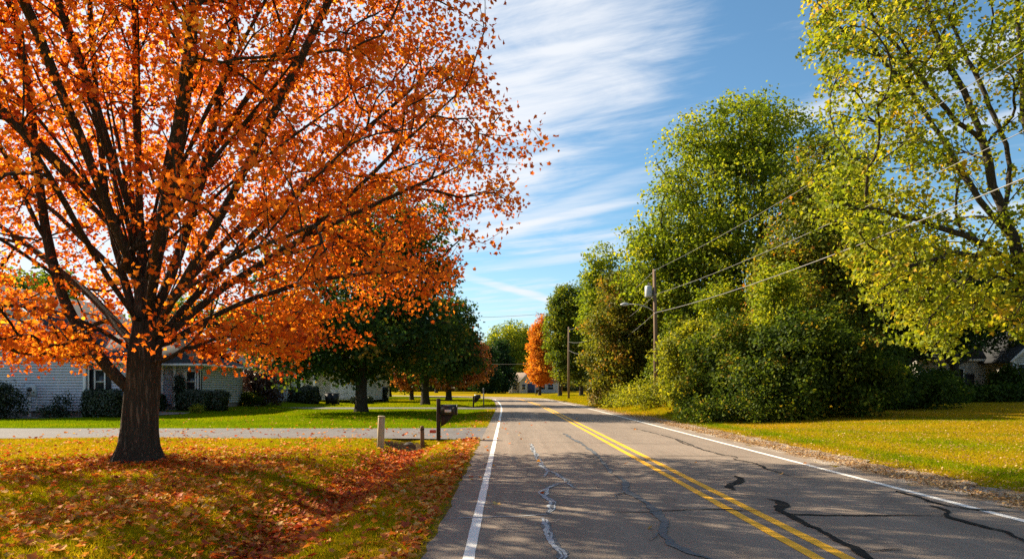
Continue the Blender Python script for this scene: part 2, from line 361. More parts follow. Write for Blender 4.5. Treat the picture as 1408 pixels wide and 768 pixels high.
# ------------------------------------------------------------------ the road's course and the ground's height
XC0, Y1, R1, Y2, R2 = 2.92, 45.0, 1000.0, 92.0, 55.0
XC2 = XC0-(Y2-Y1)**2/(2*R1); CX = XC2-R2
def xcen(y): return XC0-np.where(y > Y1, (np.minimum(y, Y2)-Y1)**2/(2*R1), 0)
def road_d(x, y):
    x = np.asarray(x, float); y = np.asarray(y, float)
    d1 = x-xcen(y)
    d2 = np.hypot(x-CX, y-Y2)-R2
    d3 = y-(Y2+R2)
    return np.where(y <= Y2, np.where(x > CX, d1, -99), np.where(x >= CX, d2, d3))
DRV = ((22.9, 28.5), (53.8, 58.2))                   # driveways on the left, as y ranges
def in_drive(y, k, soft=.4):
    a, b = DRV[k]; return sstep(y, a-soft, a)*(1-sstep(y, b, b+soft))
def ground_z(x, y):
    x = np.asarray(x, float); y = np.asarray(y, float); d = road_d(x, y)
    z = .035*np.sin(x*.31+1.3)*np.sin(y*.23+.4)+.02*np.sin(x*.8+y*.5)
    z = z*sstep(np.abs(d), 4.2, 8)
    left = (d < -3.7)
    fade = sstep(y, -5, 2)
    depth = np.where(y < 25, .36, .16)*np.where(y > 70, 0, 1)*(1-sstep(y, 20.9, 22.5)*(y < 25.7)*.25)
    cut = np.maximum(in_drive(y, 0, .55), in_drive(y, 1, 1.2))
    z = z-np.where(left, depth*np.exp(-((d+5.75)/.82)**2)*fade*(1-cut), 0)
    z = z+np.where(left & (d > -40), .30*sstep(y, 38.5, 44)*(1-sstep(y, 60, 80))*sstep(-x, 14, 19), 0)
    z = np.where(left & (cut > 0) & (d < -3.7), z*(1-cut)-.035*cut, z)
    r = d > 3.7
    z = z+np.where(r, -.06*np.exp(-((d-5.6)/.7)**2)+.22*sstep(d, 6, 15)+.32*sstep(y, 30, 46)*(1-sstep(y, 70, 95))*sstep(d, 4.5, 7.5), 0)
    z = np.where(r & (d < 4.9), z-.02, z)
    z = z-.22*np.exp(-(((x+3.2)/.62)**2+((y-22.25)/.5)**2)**2)
    z = z+.10*np.exp(-((x+7.53)**2+(y-14.8)**2)/1.3)
    z = np.where(np.abs(d) < 3.62, -.06, z)
    return z
def gz(x, y): return float(ground_z(x, y))
def P(px, py, Y): return ((px-VX)/F*Y, Y, CAM_H-(py-VY)/F*Y)       # the point at distance Y a photo pixel looks at
def hit(px, py):
    """where the line of sight through a photo pixel meets the ground"""
    Y = np.linspace(5, 220, 20000); X = (px-VX)/F*Y; Z = CAM_H-(py-VY)/F*Y
    k = np.argmax(Z <= ground_z(X, Y)); return float(X[k]), float(Y[k]), float(ground_z(X[k], Y[k]))

# ------------------------------------------------------------------ ground sheet
def axis(*segs):
    a = []
    for lo, hi, st in segs: a += list(np.arange(lo, hi, st))
    return np.array(a+[segs[-1][1]])
gx = axis((-700, -120, 40), (-120, -40, 4), (-40, -18, .8), (-18, -5, .3), (-5, -.9, .12), (-.9, -.6, .05), (-.6, 6.5, .6), (6.5, 7.6, .1), (7.6, 24, .5), (24, 60, 2), (60, 140, 8), (140, 700, 40))
gy = axis((-60, 2, 4), (2, 5, .5), (5, 22, .3), (22, 30, .15), (30, 62, .5), (62, 160, 1.0), (160, 240, 5), (240, 900, 40))
XX, YY = np.meshgrid(gx, gy); ZZ = ground_z(XX, YY)
DD = road_d(XX, YY)
nx, ny = len(gx), len(gy)
idx = np.arange(nx*ny).reshape(ny, nx)
gf = np.stack([idx[:-1, :-1], idx[:-1, 1:], idx[1:, 1:], idx[1:, :-1]], -1).reshape(-1, 4)
def dryness(x, y):
    d = road_d(x, y)
    v = np.where(d < 0, np.where(y < 23, .60, np.where(y < 60, .12, .30)), .68+.4*(vnoise(np.asarray(x, float), np.asarray(y, float), .17, 14)-.5))
    v = v+np.where(d < 0, .25*np.exp(-((d+4.2)/.9)**2), .10*np.exp(-((d-5.4)/.8)**2)-.30*np.exp(-((d-6.2)/.45)**2))
    return v
def soil_at(x, y):
    s = .9*np.exp(-((x+7.53)**2+(y-14.8)**2)/1.1)
    s = np.maximum(s, 1.1*np.exp(-(((x+3.25)/.85)**2+((y-22.1)/.7)**2)**2))
    tx, ty = (497-VX)/F*45.7, 45.7
    s = np.maximum(s, .9*np.exp(-((x-tx)**2+(y-ty)**2)/1.0))
    d = road_d(x, y); s = np.maximum(s, np.where(d < 0, .5*np.exp(-((d+3.75)/.3)**2), .8*np.exp(-((d-4.5)/.55)**2)))
    return s
ground = mesh('ground', np.stack([XX, YY, ZZ], -1).reshape(-1, 3), gf, M['ground'], smooth=True,
              attrs=(('dry', 'POINT', dryness(XX, YY).ravel()), ('soil', 'POINT', soil_at(XX, YY).ravel())))
tag(ground, kind='structure')

# ------------------------------------------------------------------ road and markings
def centre_line():
    pts = [(XC0, y) for y in np.arange(-40, Y1, 2.5)]
    pts += [(float(xcen(y)), y) for y in np.arange(Y1, Y2, 2.5)]
    pts += [(CX+R2*math.cos(t), Y2+R2*math.sin(t)) for t in np.linspace(0, math.pi/2, 60)]
    pts += [(x, Y2+R2) for x in np.arange(CX-4, -260, -8)]
    return np.array(pts, float)
CL = centre_line(); tan = norm(np.gradient(CL, axis=0)); NOR = np.stack([tan[:, 1], -tan[:, 0]], -1)
def strip(name, a, b, z, m, jit=0.0, lo=None, hi=None, seed=1):
    rng = np.random.default_rng(seed)
    pts, nr = CL, NOR
    if lo is not None:
        k = (np.arange(len(CL)) >= lo) & (np.arange(len(CL)) < hi); pts, nr = CL[k], NOR[k]
    if jit:      # finer steps so that the edge can crumble
        t = np.arange(0, len(pts)-1, .12); i = t.astype(int); f = (t-i)[:, None]
        pts, nr = pts[i]*(1-f)+pts[i+1]*f, norm(nr[i]*(1-f)+nr[i+1]*f)
    n = len(pts)
    ja = rng.normal(0, 1, n)*jit; jb = rng.normal(0, 1, n)*jit
    A = pts+nr*(a+ja)[:, None] if jit else pts+nr*a; B = pts+nr*(b+jb)[:, None] if jit else pts+nr*b
    v = np.zeros((2*n, 3)); v[:n, :2] = A; v[n:, :2] = B; v[:, 2] = z
    f = np.stack([np.arange(n-1), np.arange(n-1)+n, np.arange(1, n)+n, np.arange(1, n)], -1)
    return tag(mesh(name, v, f, m), kind='structure')
strip('road', -3.70, 3.72, 0.0, M['road'], .022)
strip('road_shoulder', 3.66, 5.0, -.012, M['gravel'], .10)
strip('road_edge_line', -3.335, -3.225, .004, M['white_line'], .003, seed=2)
strip('road_edge_line', 3.21, 3.33, .004, M['white_line'], .003, seed=3)
strip('road_centre_line', -.075, .05, .004, M['yellow_line'], .003, seed=4)
strip('road_centre_line', .205, .335, .004, M['yellow_line'], .003, seed=5)

def ribbon(name, pix, w, m, z, seed=0, ends=.35, wob=.018):
    rng = np.random.default_rng(seed)
    p = np.array([((px-VX)*CAM_H/(py-VY), F*CAM_H/(py-VY)) for px, py in pix])
    seg = np.linalg.norm(np.diff(p, axis=0), axis=1); s = np.concatenate([[0], np.cumsum(seg)])
    n = max(8, int(s[-1]/.06)); t = np.linspace(0, s[-1], n)
    q = np.stack([np.interp(t, s, p[:, 0]), np.interp(t, s, p[:, 1])], -1)
    k = np.array([1, 2, 3, 2, 1])/9
    for _ in range(2):
        qq = np.pad(q, ((2, 2), (0, 0)), 'edge'); q = sum(k[i]*qq[i:i+n] for i in range(5))
    w1 = np.convolve(rng.normal(0, 1, n+8), np.ones(9)/3, 'valid')*.8+np.convolve(rng.normal(0, 1, n+2), np.ones(3)/1.7, 'valid')*.5; w2 = np.convolve(rng.normal(0, 1, n+8), np.ones(9)/3, 'valid')
    tg = norm(np.gradient(q, axis=0)); nr = np.stack([tg[:, 1], -tg[:, 0]], -1); q = q+nr*(w1*wob)[:, None]
    ww = .86*w*(1+.34*w2)*np.minimum(1, ends+(1-ends)*np.minimum(t, s[-1]-t)/max(.4, w*3))/2
    v = np.zeros((2*n, 3)); v[:n, :2] = q+nr*ww[:, None]; v[n:, :2] = q-nr*ww[:, None]; v[:n, 2] = v[n:, 2] = z+np.linspace(0, .0006, n)
    f = np.stack([np.arange(n-1), np.arange(n-1)+n, np.arange(1, n)+n, np.arange(1, n)], -1)
    tag(mesh(name, v, f, m), kind='structure')
c6 = lambda *a: [(580+x/3.352, 540+y/3.352) for x, y in a]
c7 = lambda *a: [(900+x/2.772, 560+y/2.772) for x, y in a]
RB = [  # points, width, material
 (c6((500, 232), (515, 265), (535, 300), (560, 340), (600, 365), (650, 390), (678, 412)), .085, 'tar_pale'),
 (c6((560, 388), (580, 366), (572, 345)), .05, 'tar_pale'),
 (c6((672, 408), (705, 440)), .07, 'tar_pale'),
 (c6((672, 414), (620, 420), (580, 435), (562, 455), (572, 480), (608, 500), (602, 540), (570, 556)), .09, 'tar_pale'),
 (c6((540, 572), (570, 590), (582, 640), (598, 690), (635, 720), (652, 775)), .10, 'tar_pale'),
 (c6((575, 600), (610, 596), (640, 578)), .04, 'tar_pale'),
 (c6((95, 577), (300, 572), (520, 565), (620, 556), (830, 550)), .045, 'tar_pale'),
 (c6((650, 185), (690, 210), (740, 235), (770, 260), (800, 280), (830, 320), (880, 370), (930, 410), (940, 455), (1000, 490), (1050, 515), (1090, 560), (1122, 600), (1105, 635), (1150, 690), (1230, 735), (1360, 775)), .105, 'tar_old'),
 (c6((826, 551), (1000, 547), (1200, 540), (1408, 535))+c7((250, 388), (430, 397)), .05, 'tar'),
 (c7((430, 398), (520, 408), (700, 411), (1110, 414)), .05, 'tar'),
 (c7((302, 259), (326, 268), (312, 286), (276, 296), (304, 316)), .13, 'tar'),
 (c7((412, 346), (470, 354), (497, 372), (458, 391), (520, 415), (600, 455), (690, 500), (770, 545), (850, 590)), .11, 'tar'),
 (c7((785, 552), (860, 545), (965, 543)), .07, 'tar'),
 (c7((918, 317), (1000, 340), (1100, 372), (1200, 388), (1420, 404)), .07, 'tar'),
 (c7((1035, 372), (1090, 383), (1132, 398), (1098, 412), (1160, 430), (1250, 455), (1340, 475), (1430, 520)), .07, 'tar'),
 (c7((855, 350), (905, 359), (970, 366)), .03, 'tar'),
 (c7((75, 118), (100, 133), (180, 160), (260, 182), (320, 190), (298, 197), (380, 213), (440, 240), (520, 262), (660, 278)), .04, 'tar'),
 (c7((1130, 399), (1165, 392), (1215, 394)), .03, 'tar'), (c7((1100, 411), (1060, 402), (1030, 404)), .03, 'tar'), (c7((470, 354), (440, 362), (415, 360)), .025, 'tar'), (c7((690, 500), (720, 496), (742, 503)), .02, 'tar'),
 (c6((1105, 640), (1075, 655), (1050, 690)), .03, 'tar_old'), (c6((940, 455), (905, 470), (885, 500)), .03, 'tar_old'),
 (c7((0, 184), (250, 186), (560, 195)), .03, 'hair'),
 (c6((240, 316), (600, 300), (1000, 291), (1408, 292)), .03, 'hair'),
 (c6((390, 229), (640, 226), (1000, 234), (1300, 236)), .03, 'hair'),
 (c6((960, 160), (1050, 180), (1170, 212), (1290, 260), (1400, 290)), .04, 'hair'),
 (c6((440, 105), (700, 120), (1000, 138)), .05, 'hair'),
 (c7((0, 270), (160, 275), (420, 268)), .02, 'hair'),
]
for k, (pts, w, mm) in enumerate(RB):
    if mm == 'tar_pale' and w > .06:
        for q, o in enumerate((-1, 1)):
            ribbon('road_crack', [(px+o*(py-VY)*w*.22/CAM_H, py) for px, py in pts], w*.42, M[mm], .0045+.0007*k+.0003*q, k*2+q+50, .3, .024)
    ribbon('road_crack', pts, w*(1 if mm != 'tar_pale' or w < .06 else .95), M['tar_old' if mm == 'tar_pale' and w > .06 else mm], .0038+.0007*k, k)

def driveway(k, x_end, seed):
    a, b = DRV[k]; rng = np.random.default_rng(seed); rows = []
    xs = np.concatenate([np.arange(-.70, -4, -.25), np.arange(-4, x_end, -.6)])
    for x in xs:
        xr = x+float(xcen((a+b)/2))-XC0
        fl = 1.1*math.exp(-(abs(x+.7)/.9))
        j = rng.normal(0, .03, 2); rows.append((xr, a-fl+j[0], b+fl+j[1]))
    n = len(rows); v = [(x, y0, -.005) for x, y0, y1 in rows]+[(x, y1, -.005) for x, y0, y1 in rows]
    f = np.stack([np.arange(n-1), np.arange(n-1)+n, np.arange(1, n)+n, np.arange(1, n)], -1)
    tag(mesh('driveway', v, f[:, ::-1], M['drive']), kind='structure')
driveway(0, -70, 3); driveway(1, -60, 4)

# ------------------------------------------------------------------ leaves and grass
h6 = np.array([(0, 0), (.40, -.02), (.36, .22), (.60, .46), (.30, .58), (0, 1)])
def fold(pts, a):
    out = [(x, y, abs(x)*a-.18*y*y) for x, y in pts]; return out
LV_MAPLE = np.array(fold(h6, .35)+fold([(-x, y) for x, y in h6[1:5]], .35)); LF_MAPLE = np.array([[0, 1, 2, 3, 4, 5], [0, 5, 9, 8, 7, 6]])
LV_OVAL = np.array([(0, 0, 0), (.36, .5, .12), (0, 1, -.06), (-.36, .5, .12)]); LF_OVAL = np.array([[0, 1, 2], [0, 2, 3]])
# a spray of three leaves, for trees farther off
def spray():
    v = []; f = []
    for k, (ang, tilt) in enumerate(((0, .1), (2.0, -.25), (-2.1, .3))):
        for x, y, z in LV_OVAL:
            x, y = x*.75, y*.75; z = z+y*tilt
            v.append((x*math.cos(ang)-y*math.sin(ang), x*math.sin(ang)+y*math.cos(ang), z))
        f += [[i+4*k for i in t] for t in LF_OVAL]
    return np.array(v), np.array(f)
LV_SPRAY, LF_SPRAY = spray()
TEMPL = {'maple': (LV_MAPLE, LF_MAPLE), 'oval': (LV_OVAL, LF_OVAL), 'spray': (LV_SPRAY, LF_SPRAY)}
def leaf_mesh(name, c, size, tint, templ, m, rng, parent=None, up=.5, out=None, nrm=None, droop=0.0):
    V, Fc = TEMPL[templ]; n = len(c)
    nr = rng.normal(size=(n, 3)) if nrm is None else nrm
    if nrm is None:
        nr = norm(nr); nr[:, 2] += up
        if out is not None: nr = nr+out*.55
    nr = norm(nr); a = rng.normal(size=(n, 3)); a[:, 2] -= droop; t = norm(a-nr*np.sum(a*nr, 1, keepdims=True)); b = np.cross(t, nr)
    v = c[:, None, :]+size[:, None, None]*(V[None, :, 0:1]*b[:, None]+V[None, :, 1:2]*t[:, None]+V[None, :, 2:3]*nr[:, None])
    f = (Fc[None]+(np.arange(n)*len(V))[:, None, None]).reshape(-1, Fc.shape[1])
    return mesh(name, v.reshape(-1, 3), f, m, parent, attrs=(('tint', 'FACE', np.repeat(np.clip(tint, 0, 1), len(Fc))),))

# ------------------------------------------------------------------ tree growing
def smooth_path(pts, step, rng, wob):
    pts = np.array(pts, float)
    seg = np.linalg.norm(np.diff(pts, axis=0), axis=1); s = np.concatenate([[0], np.cumsum(seg)])
    n = max(3, int(s[-1]/step)+1); t = np.linspace(0, s[-1], n)
    q = np.stack([np.interp(t, s, pts[:, k]) for k in range(3)], -1)
    for _ in range(3):
        qq = q.copy(); qq[1:-1] = (q[:-2]+2*q[1:-1]+q[2:])/4; q = qq
    w = np.cumsum(rng.normal(0, 1, (n, 3)), axis=0)*wob*math.sqrt(step); w -= np.linspace(0, 1, n)[:, None]*w[-1]
    return q+w*np.minimum(1, t/1.0)[:, None]
def grow(limbs, att, step, rng, base_r, expo=2.2, wob=.05, curve=.45, detour=.12):
    pos = []; par = []; plen = []; dirs = []
    def add_path(path, parent):
        last = parent
        for k, p in enumerate(path):
            pos.append(p); par.append(last)
            if last >= 0:
                d = p-pos[last]; L = np.linalg.norm(d); plen.append(plen[last]+L); dirs.append(d/max(L, 1e-6))
            else: plen.append(0.0); dirs.append(np.array((0, 0, 1.0)))
            last = len(pos)-1
        return last
    for k, l in enumerate(limbs):
        q = smooth_path(l, step, rng, wob if k else wob*.3)
        if k == 0: add_path(q, -1)
        else:
            A = np.array(pos); j = int(np.argmin(np.linalg.norm(A-q[0], axis=1))); add_path(q[1:], j)
    cap = len(pos)+int(len(att)*14)+100
    A = np.zeros((cap, 3)); D = np.zeros((cap, 3)); PL = np.zeros(cap); n = len(pos)
    A[:n] = pos; D[:n] = dirs; PL[:n] = plen
    dist = np.array([np.min(np.linalg.norm(A[:n]-a, axis=1)) for a in att]); order = np.argsort(dist)
    tips = {}; twig = []
    minp = 1.2*step
    root_ok = np.zeros(cap, bool); root_ok[:n] = PL[:n] > (max(PL[:n])*.12)
    for ai in order:
        a = att[ai]; n = len(pos)
        dv = a-A[:n]; L = np.linalg.norm(dv, axis=1)+1e-6; cs = np.sum(dv*D[:n], 1)/L
        cost = L*(1.6-.8*cs+.7*(cs < .35))+detour*PL[:n]+np.where(root_ok[:n], 0, 4)
        j = int(np.argmin(cost)); Lj = L[j]
        m = max(2, min(13, int(Lj/step)+1)); t = np.linspace(0, 1, m+1)[1:, None]
        c = A[j]+D[j]*Lj*curve+np.array((0, 0, .06*Lj))
        q = (1-t)**2*A[j]+2*t*(1-t)*c+t*t*a
        q[:-1] += rng.normal(0, .018*Lj/m**.5, (m-1, 3)) if m > 1 else 0
        s0 = len(pos); e = add_path(q, j); n2 = len(pos)
        A[s0:n2] = pos[s0:n2]; D[s0:n2] = dirs[s0:n2]; PL[s0:n2] = plen[s0:n2]; root_ok[s0:n2] = True
        twig.append((ai, s0, n2))
    n = len(pos); P_ = A[:n].copy(); par = np.array(par); cnt = np.zeros(n)
    kids = [[] for _ in range(n)]
    for i in range(n):
        if par[i] >= 0: kids[par[i]].append(i)
    for i in range(n-1, -1, -1):
        if not kids[i]: cnt[i] += 1
        if par[i] >= 0: cnt[par[i]] += cnt[i]
    rad = np.maximum(base_r*(cnt/cnt[0])**(1/expo), .006)
    return P_, par, kids, cnt, rad, twig
def tubes(name, P_, par, kids, cnt, rad, m, parent, lobes=None, min_r=.0, sides=(5, 7, 10)):
    vs = []; fs = []; nv = 0
    stack = [(0, -1)]
    while stack:
        i, p = stack.pop(); chain = [] if p < 0 else [p]; rs = [] if p < 0 else [min(rad[i]*1.06, rad[p])]
        while True:
            chain.append(i); rs.append(rad[i])
            if not kids[i]: break
            k = sorted(kids[i], key=lambda q: -rad[q])
            for o in k[1:]: stack.append((o, i))
            i = k[0]
        rs = np.array(rs)
        one = cnt[chain] <= 1
        if one.any():
            f0 = int(np.argmax(one)); m_ = len(rs)-f0; rs[f0:] *= np.linspace(1, .3, m_)
        if rs.max() < min_r: continue
        C = P_[chain]; n = len(C)
        if n < 2: continue
        big = p < 0 and lobes is not None
        k = 64 if big else (sides[2] if rs[0] > .09 else sides[1] if rs[0] > .03 else sides[0])
        T = norm(np.gradient(C, axis=0)); mean = np.abs(T.mean(0)); ref = np.eye(3)[int(np.argmin(mean))]
        a = norm(np.cross(T, ref)); b = np.cross(T, a); th = np.linspace(0, 2*math.pi, k, endpoint=False)
        rr = np.repeat(rs[:, None], k, 1)
        if big: rr = rr*lobes(C[:, 2][:, None]-C[0, 2], th[None, :])
        v = C[:, None]+rr[..., None]*(np.cos(th)[None, :, None]*a[:, None]+np.sin(th)[None, :, None]*b[:, None])
        vs.append(v.reshape(-1, 3)); I = nv+np.arange(n*k).reshape(n, k)
        fs.append(np.stack([I[:-1], np.roll(I[:-1], -1, 1), np.roll(I[1:], -1, 1), I[1:]], -1).reshape(-1, 4)); nv += n*k
    return mesh(name, np.concatenate(vs), np.concatenate(fs), m, parent, smooth=True)
def in_ellipsoids(ells, n, rng, shell=.34, bump=.22, seed_dirs=9):
    """points spread through lumpy ellipsoids given as (cx, cy, cz, rx, ry, rz)"""
    vol = np.array([e[3]*e[4]*e[5] for e in ells])**.8; out = []
    for e, k in zip(ells, (vol/vol.sum()*n).astype(int)+1):
        d = norm(rng.normal(size=(k, 3))); lump = norm(rng.normal(size=(seed_dirs, 3))); amp = rng.uniform(-.5, 1, seed_dirs)
        g = 1+bump*np.sum(amp*np.exp(-6*(1-d@lump.T)), 1)
        r = rng.random(k)**shell
        out.append(np.array(e[:3])+d*(r*g)[:, None]*np.array(e[3:]))
    return np.concatenate(out)
def make_tree(name, label, cat, base, ells, trunk_top, base_r, n_att, per, size, sigma, leaf, bark, seed, templ='oval', group=None,
              limbs=None, n_limbs=6, step=.5, up=.5, tint=(.5, .2, .14), flat=.6, min_r=.0, zmin=None, lobes=None, att=None, expo=2.2,
              part=('trunk', 'crown'), wob=.05, curve=.45, sunlit_top=0.0, filt=None):
    rng = np.random.default_rng(seed); base = np.array(base, float)
    root = thing(name, label, cat, tuple(base), group)
    ells = [(e[0]+base[0], e[1]+base[1], e[2]+base[2], *e[3:]) for e in ells]
    if att is None: att = in_ellipsoids(ells, n_att, rng)
    if zmin is not None: att = att[att[:, 2] > base[2]+zmin]
    if filt is not None: att = att[filt(att)]
    if limbs is None:
        top = base+np.array(trunk_top); limbs = [[base-np.array((0, 0, .15)), base+(top-base)*.5+rng.normal(0, .05, 3)*[1, 1, 0], top]]
        ec = sorted(range(len(ells)), key=lambda q: -ells[q][5])
        for k in range(n_limbs):
            e = ells[ec[k % len(ec)]]; an = 2*math.pi*(k+rng.random()*.6)/n_limbs; q = .45 if k else .05
            tgt = np.array((e[0]+e[3]*q*math.cos(an), e[1]+e[4]*q*math.sin(an), e[2]+e[5]*rng.uniform(.25, .7)))
            st = lerp(base, top, rng.uniform(.72, 1.0)); mid = lerp(st, tgt, .45); mid[:2] = lerp(st[:2], tgt[:2], .62)
            limbs.append([st, mid, tgt])
    sk = grow(limbs, att, step, rng, base_r, expo, wob, curve)
    Pn, par, kids, cnt, rad, twig = sk
    zz = Pn[:, 2]-base[2]; flare = 1+.55*np.exp(-np.maximum(zz, 0)/(base_r*.9)); k0 = np.hypot(Pn[:, 0]-base[0], Pn[:, 1]-base[1]) < base_r*1.5
    rad = np.where(k0, rad*flare, rad)
    tubes(part[0], Pn, par, kids, cnt, rad, M[bark], root, lobes, min_r)
    # leaves: along the outer part of each twig
    cs = []; tt = []
    for ai, s0, n2 in twig:
        k = int(per*rng.uniform(.55, 1.45)); ln = n2-s0
        i = s0+np.clip((ln*(1-rng.random(k)**1.6*.75)).astype(int), 0, ln-1)
        off = np.clip(rng.normal(0, 1, (k, 3)), -1.9, 1.9)*np.array((sigma, sigma, sigma*flat))
        cs.append(Pn[i]+off); tt.append(np.full(k, rng.normal(0, tint[1])))
    c = np.concatenate(cs); t = np.concatenate(tt)+tint[0]+rng.normal(0, tint[2], len(c))
    if sunlit_top: t = t+sunlit_top*sstep(c[:, 2], base[2]+.5*(c[:, 2].max()-base[2]), c[:, 2].max())  # sunlight on the upper crown, put into the leaf tint by height
    keep = c[:, 2] > ground_z(c[:, 0], c[:, 1])+.03; c, t = c[keep], t[keep]
    cen = np.mean([e[:3] for e in ells], axis=0) if ells else c.mean(0)
    out = norm(c-cen)
    leaf_mesh(part[1], c, size*rng.uniform(.65, 1.25, len(c)), t, templ, M[leaf], rng, root, up, out, droop=.5)
    rebase(root); return root

# ------------------------------------------------------------------ the orange maple by the drive
MB0 = np.array((-7.53, 14.8, gz(-7.53, 14.8)-.06))
def pm(*pts): return [np.array(P(px, py, 14.8+dy)) for px, py, dy in pts]
ML = [pm((188, 650, 0), (190, 600, 0), (193, 550, 0), (197, 500, 0), (200, 450, .05), (203, 405, .1)),
 pm((188, 545, 0), (150, 508, -.15), (112, 462, -.2), (88, 420, -.1), (66, 340, .1), (52, 250, .2), (42, 150, .3), (22, 30, .5), (0, -120, .8)),
 pm((196, 490, 0), (150, 460, -.4), (110, 436, -.8), (55, 420, -1.2), (-30, 418, -1.6)),
 pm((100, 450, -.2), (70, 458, -.8), (30, 464, -1.3), (-40, 470, -2.0)),
 pm((196, 470, 0), (172, 390, .3), (150, 300, .6), (136, 180, .9), (124, 20, 1.2), (116, -180, 1.5)),
 pm((200, 440, 0), (194, 320, .5), (188, 170, .9), (184, 0, 1.2), (182, -230, 1.4)),
 pm((203, 430, 0), (222, 330, -.5), (246, 210, -.9), (262, 60, -1.2), (272, -120, -1.4)),
 pm((205, 450, .1), (244, 350, .7), (284, 220, 1.4), (318, 60, 2.0), (345, -130, 2.5)),
 pm((205, 470, -.1), (262, 370, -.5), (322, 265, -.8), (386, 140, -1.0), (448, 10, -1.2), (500, -110, -1.3)),
 pm((205, 480, .1), (286, 385, .7), (380, 290, 1.3), (490, 190, 1.9), (600, 90, 2.3)),
 pm((208, 480, 0), (300, 400, .2), (410, 330, .4), (540, 270, .5), (640, 225, .5)),
 pm((212, 500, -.1), (250, 486, -.5), (280, 458, -.8), (296, 425, -1.2), (306, 390, -1.6)),
 pm((255, 482, -.5), (290, 466, -.7), (320, 456, -.9), (350, 470, -1.1)),
 pm((214, 480, .1), (320, 420, .8), (430, 385, 1.2), (540, 372, 1.5), (610, 390, 1.6)),
 pm((205, 460, -.1), (250, 400, -1.4), (330, 350, -2.8), (430, 310, -4.0)),
 pm((203, 440, -.1), (215, 330, -1.5), (240, 200, -2.6), (260, 40, -3.4)),
 pm((196, 450, -.1), (140, 370, -1.4), (90, 280, -2.8), (30, 180, -4.0)),
 pm((200, 450, .2), (180, 370, 2), (150, 290, 3.8), (110, 200, 5.4)),
 pm((205, 450, .2), (260, 380, 2), (330, 310, 3.8), (400, 240, 5.4)),
 pm((190, 480, .1), (120, 400, 1.2), (30, 330, 2.2), (-80, 260, 3.0)),
 pm((60, 330, .1), (20, 240, -.2), (-20, 160, -.5), (-60, 60, -.8)),
 pm((136, 180, .9), (90, 90, .9), (40, 0, 1.0)),
 pm((284, 220, 1.4), (330, 150, 1.2), (390, 60, 1.0), (440, -40, .8)),
 pm((410, 330, .4), (480, 270, 0), (560, 190, -.4), (640, 120, -.6))]
rng = np.random.default_rng(4)
for k in range(26):          # long straight limbs fanning out from the fork
    an = 2*math.pi*(k+rng.random())/26; el = R(rng.uniform(24, 74)); hub = np.array((-7.45, 14.85, rng.uniform(3.2, 4.6)))
    dv = np.array((math.cos(an)*math.cos(el), math.sin(an)*math.cos(el), math.sin(el))); L = rng.uniform(4.8, 6.2)
    ML.append([hub+dv*.5, hub+dv*L*.5+np.array((0, 0, .25)), hub+dv*L+np.array((0, 0, .2))])
rng = np.random.default_rng(11)
def maple_points(n):
    out = []; c = np.array((-7.6, 14.9, 7.2))
    while sum(len(o) for o in out) < n:
        d = norm(rng.normal(size=(4000, 3))); r = rng.random(4000)**.36
        q = np.abs(d); p = 2.3; s = (q[:, 0]**p+q[:, 1]**p+q[:, 2]**p)**(-1/p)
        rz = np.where(d[:, 2] > 0, 6.6, 6.6); g = s*r*(1+.06*np.sin(d[:, 0]*9+d[:, 2]*7)+.05*np.sin(d[:, 1]*11-d[:, 2]*6))
        a = c+d*g[:, None]*np.stack([np.full(4000, 7.75), np.full(4000, 7.2), rz], -1)
        rr = np.hypot(a[:, 0]-c[0], (a[:, 1]-c[1])*1.08); keep = a[:, 2] > 1.75+.012*rr**2+.10*np.maximum(rr-5.4, 0)**1.5
        keep &= ~((rr < 2.9) & (a[:, 2] < 5.0) & (rng.random(4000) < .93)); keep &= ~((rr < 2.2) & (a[:, 2] < 7.5) & (rng.random(4000) < .6)); keep &= ~((a[:, 0]-c[0] > 3.2) & (a[:, 2] < 2.5+.30*(a[:, 0]-c[0]-3.2))); keep &= ~((a[:, 0]-c[0] > .2) & (a[:, 2] < 2.35) & (a[:, 1] < 12))
        keep &= a[:, 1] > 8.4; keep &= ~((a[:, 1] < 13.2) & (a[:, 2] < 9.6) & (rng.random(4000) < .42))
        out.append(a[keep])
    a = np.concatenate(out)[:n]; extra = []
    for (x0, x1, y0, y1), k in (((-120, 125, 445, 494), 60), ((262, 420, 440, 484), 42)):   # low drooping sprays
        px = rng.uniform(x0, x1, k); py = rng.uniform(y0, y1, k); Y = rng.uniform(12.2, 17.5, k); extra.append(np.stack([(px-VX)/F*Y, Y, CAM_H-(py-VY)/F*Y], -1))
    hi = a[CAM_H+a[:, 1]*.552 < a[:, 2]]; extra.append(hi+rng.normal(0, .35, hi.shape))  # unseen foliage above the frame, doubled to thicken the shade it casts
    return np.concatenate([a]+extra)
def maple_lobes(z, th):
    f = 1+.065*np.sin(5*th+.6)+.045*np.sin(9*th+2+.5*z)+.03*np.sin(14*th+1.3*z)
    fl = np.exp(-np.maximum(z, 0)/.30)
    return f+fl*(.12+.18*np.sin(5*th+.6)+.08*np.sin(8*th+1))
make_tree('maple_tree', 'large spreading orange maple with dark furrowed trunk on the leaf strewn lawn', 'tree', MB0,
          [(-.1, .1, 7.2, 8.1, 7.4, 6)], None, .325, 0, 30, .086, .20, 'leaf_orange', 'bark_dark', 12, 'maple', limbs=ML, step=.28,
          up=.55, tint=(.48, .17, .16), flat=.55, lobes=maple_lobes, att=maple_points(3100), expo=2.2, wob=.010, curve=.16)

# ------------------------------------------------------------------ the other trees
def at(px, Y): x = (px-VX)/F*Y; return (x, Y, gz(x, Y)-.05)
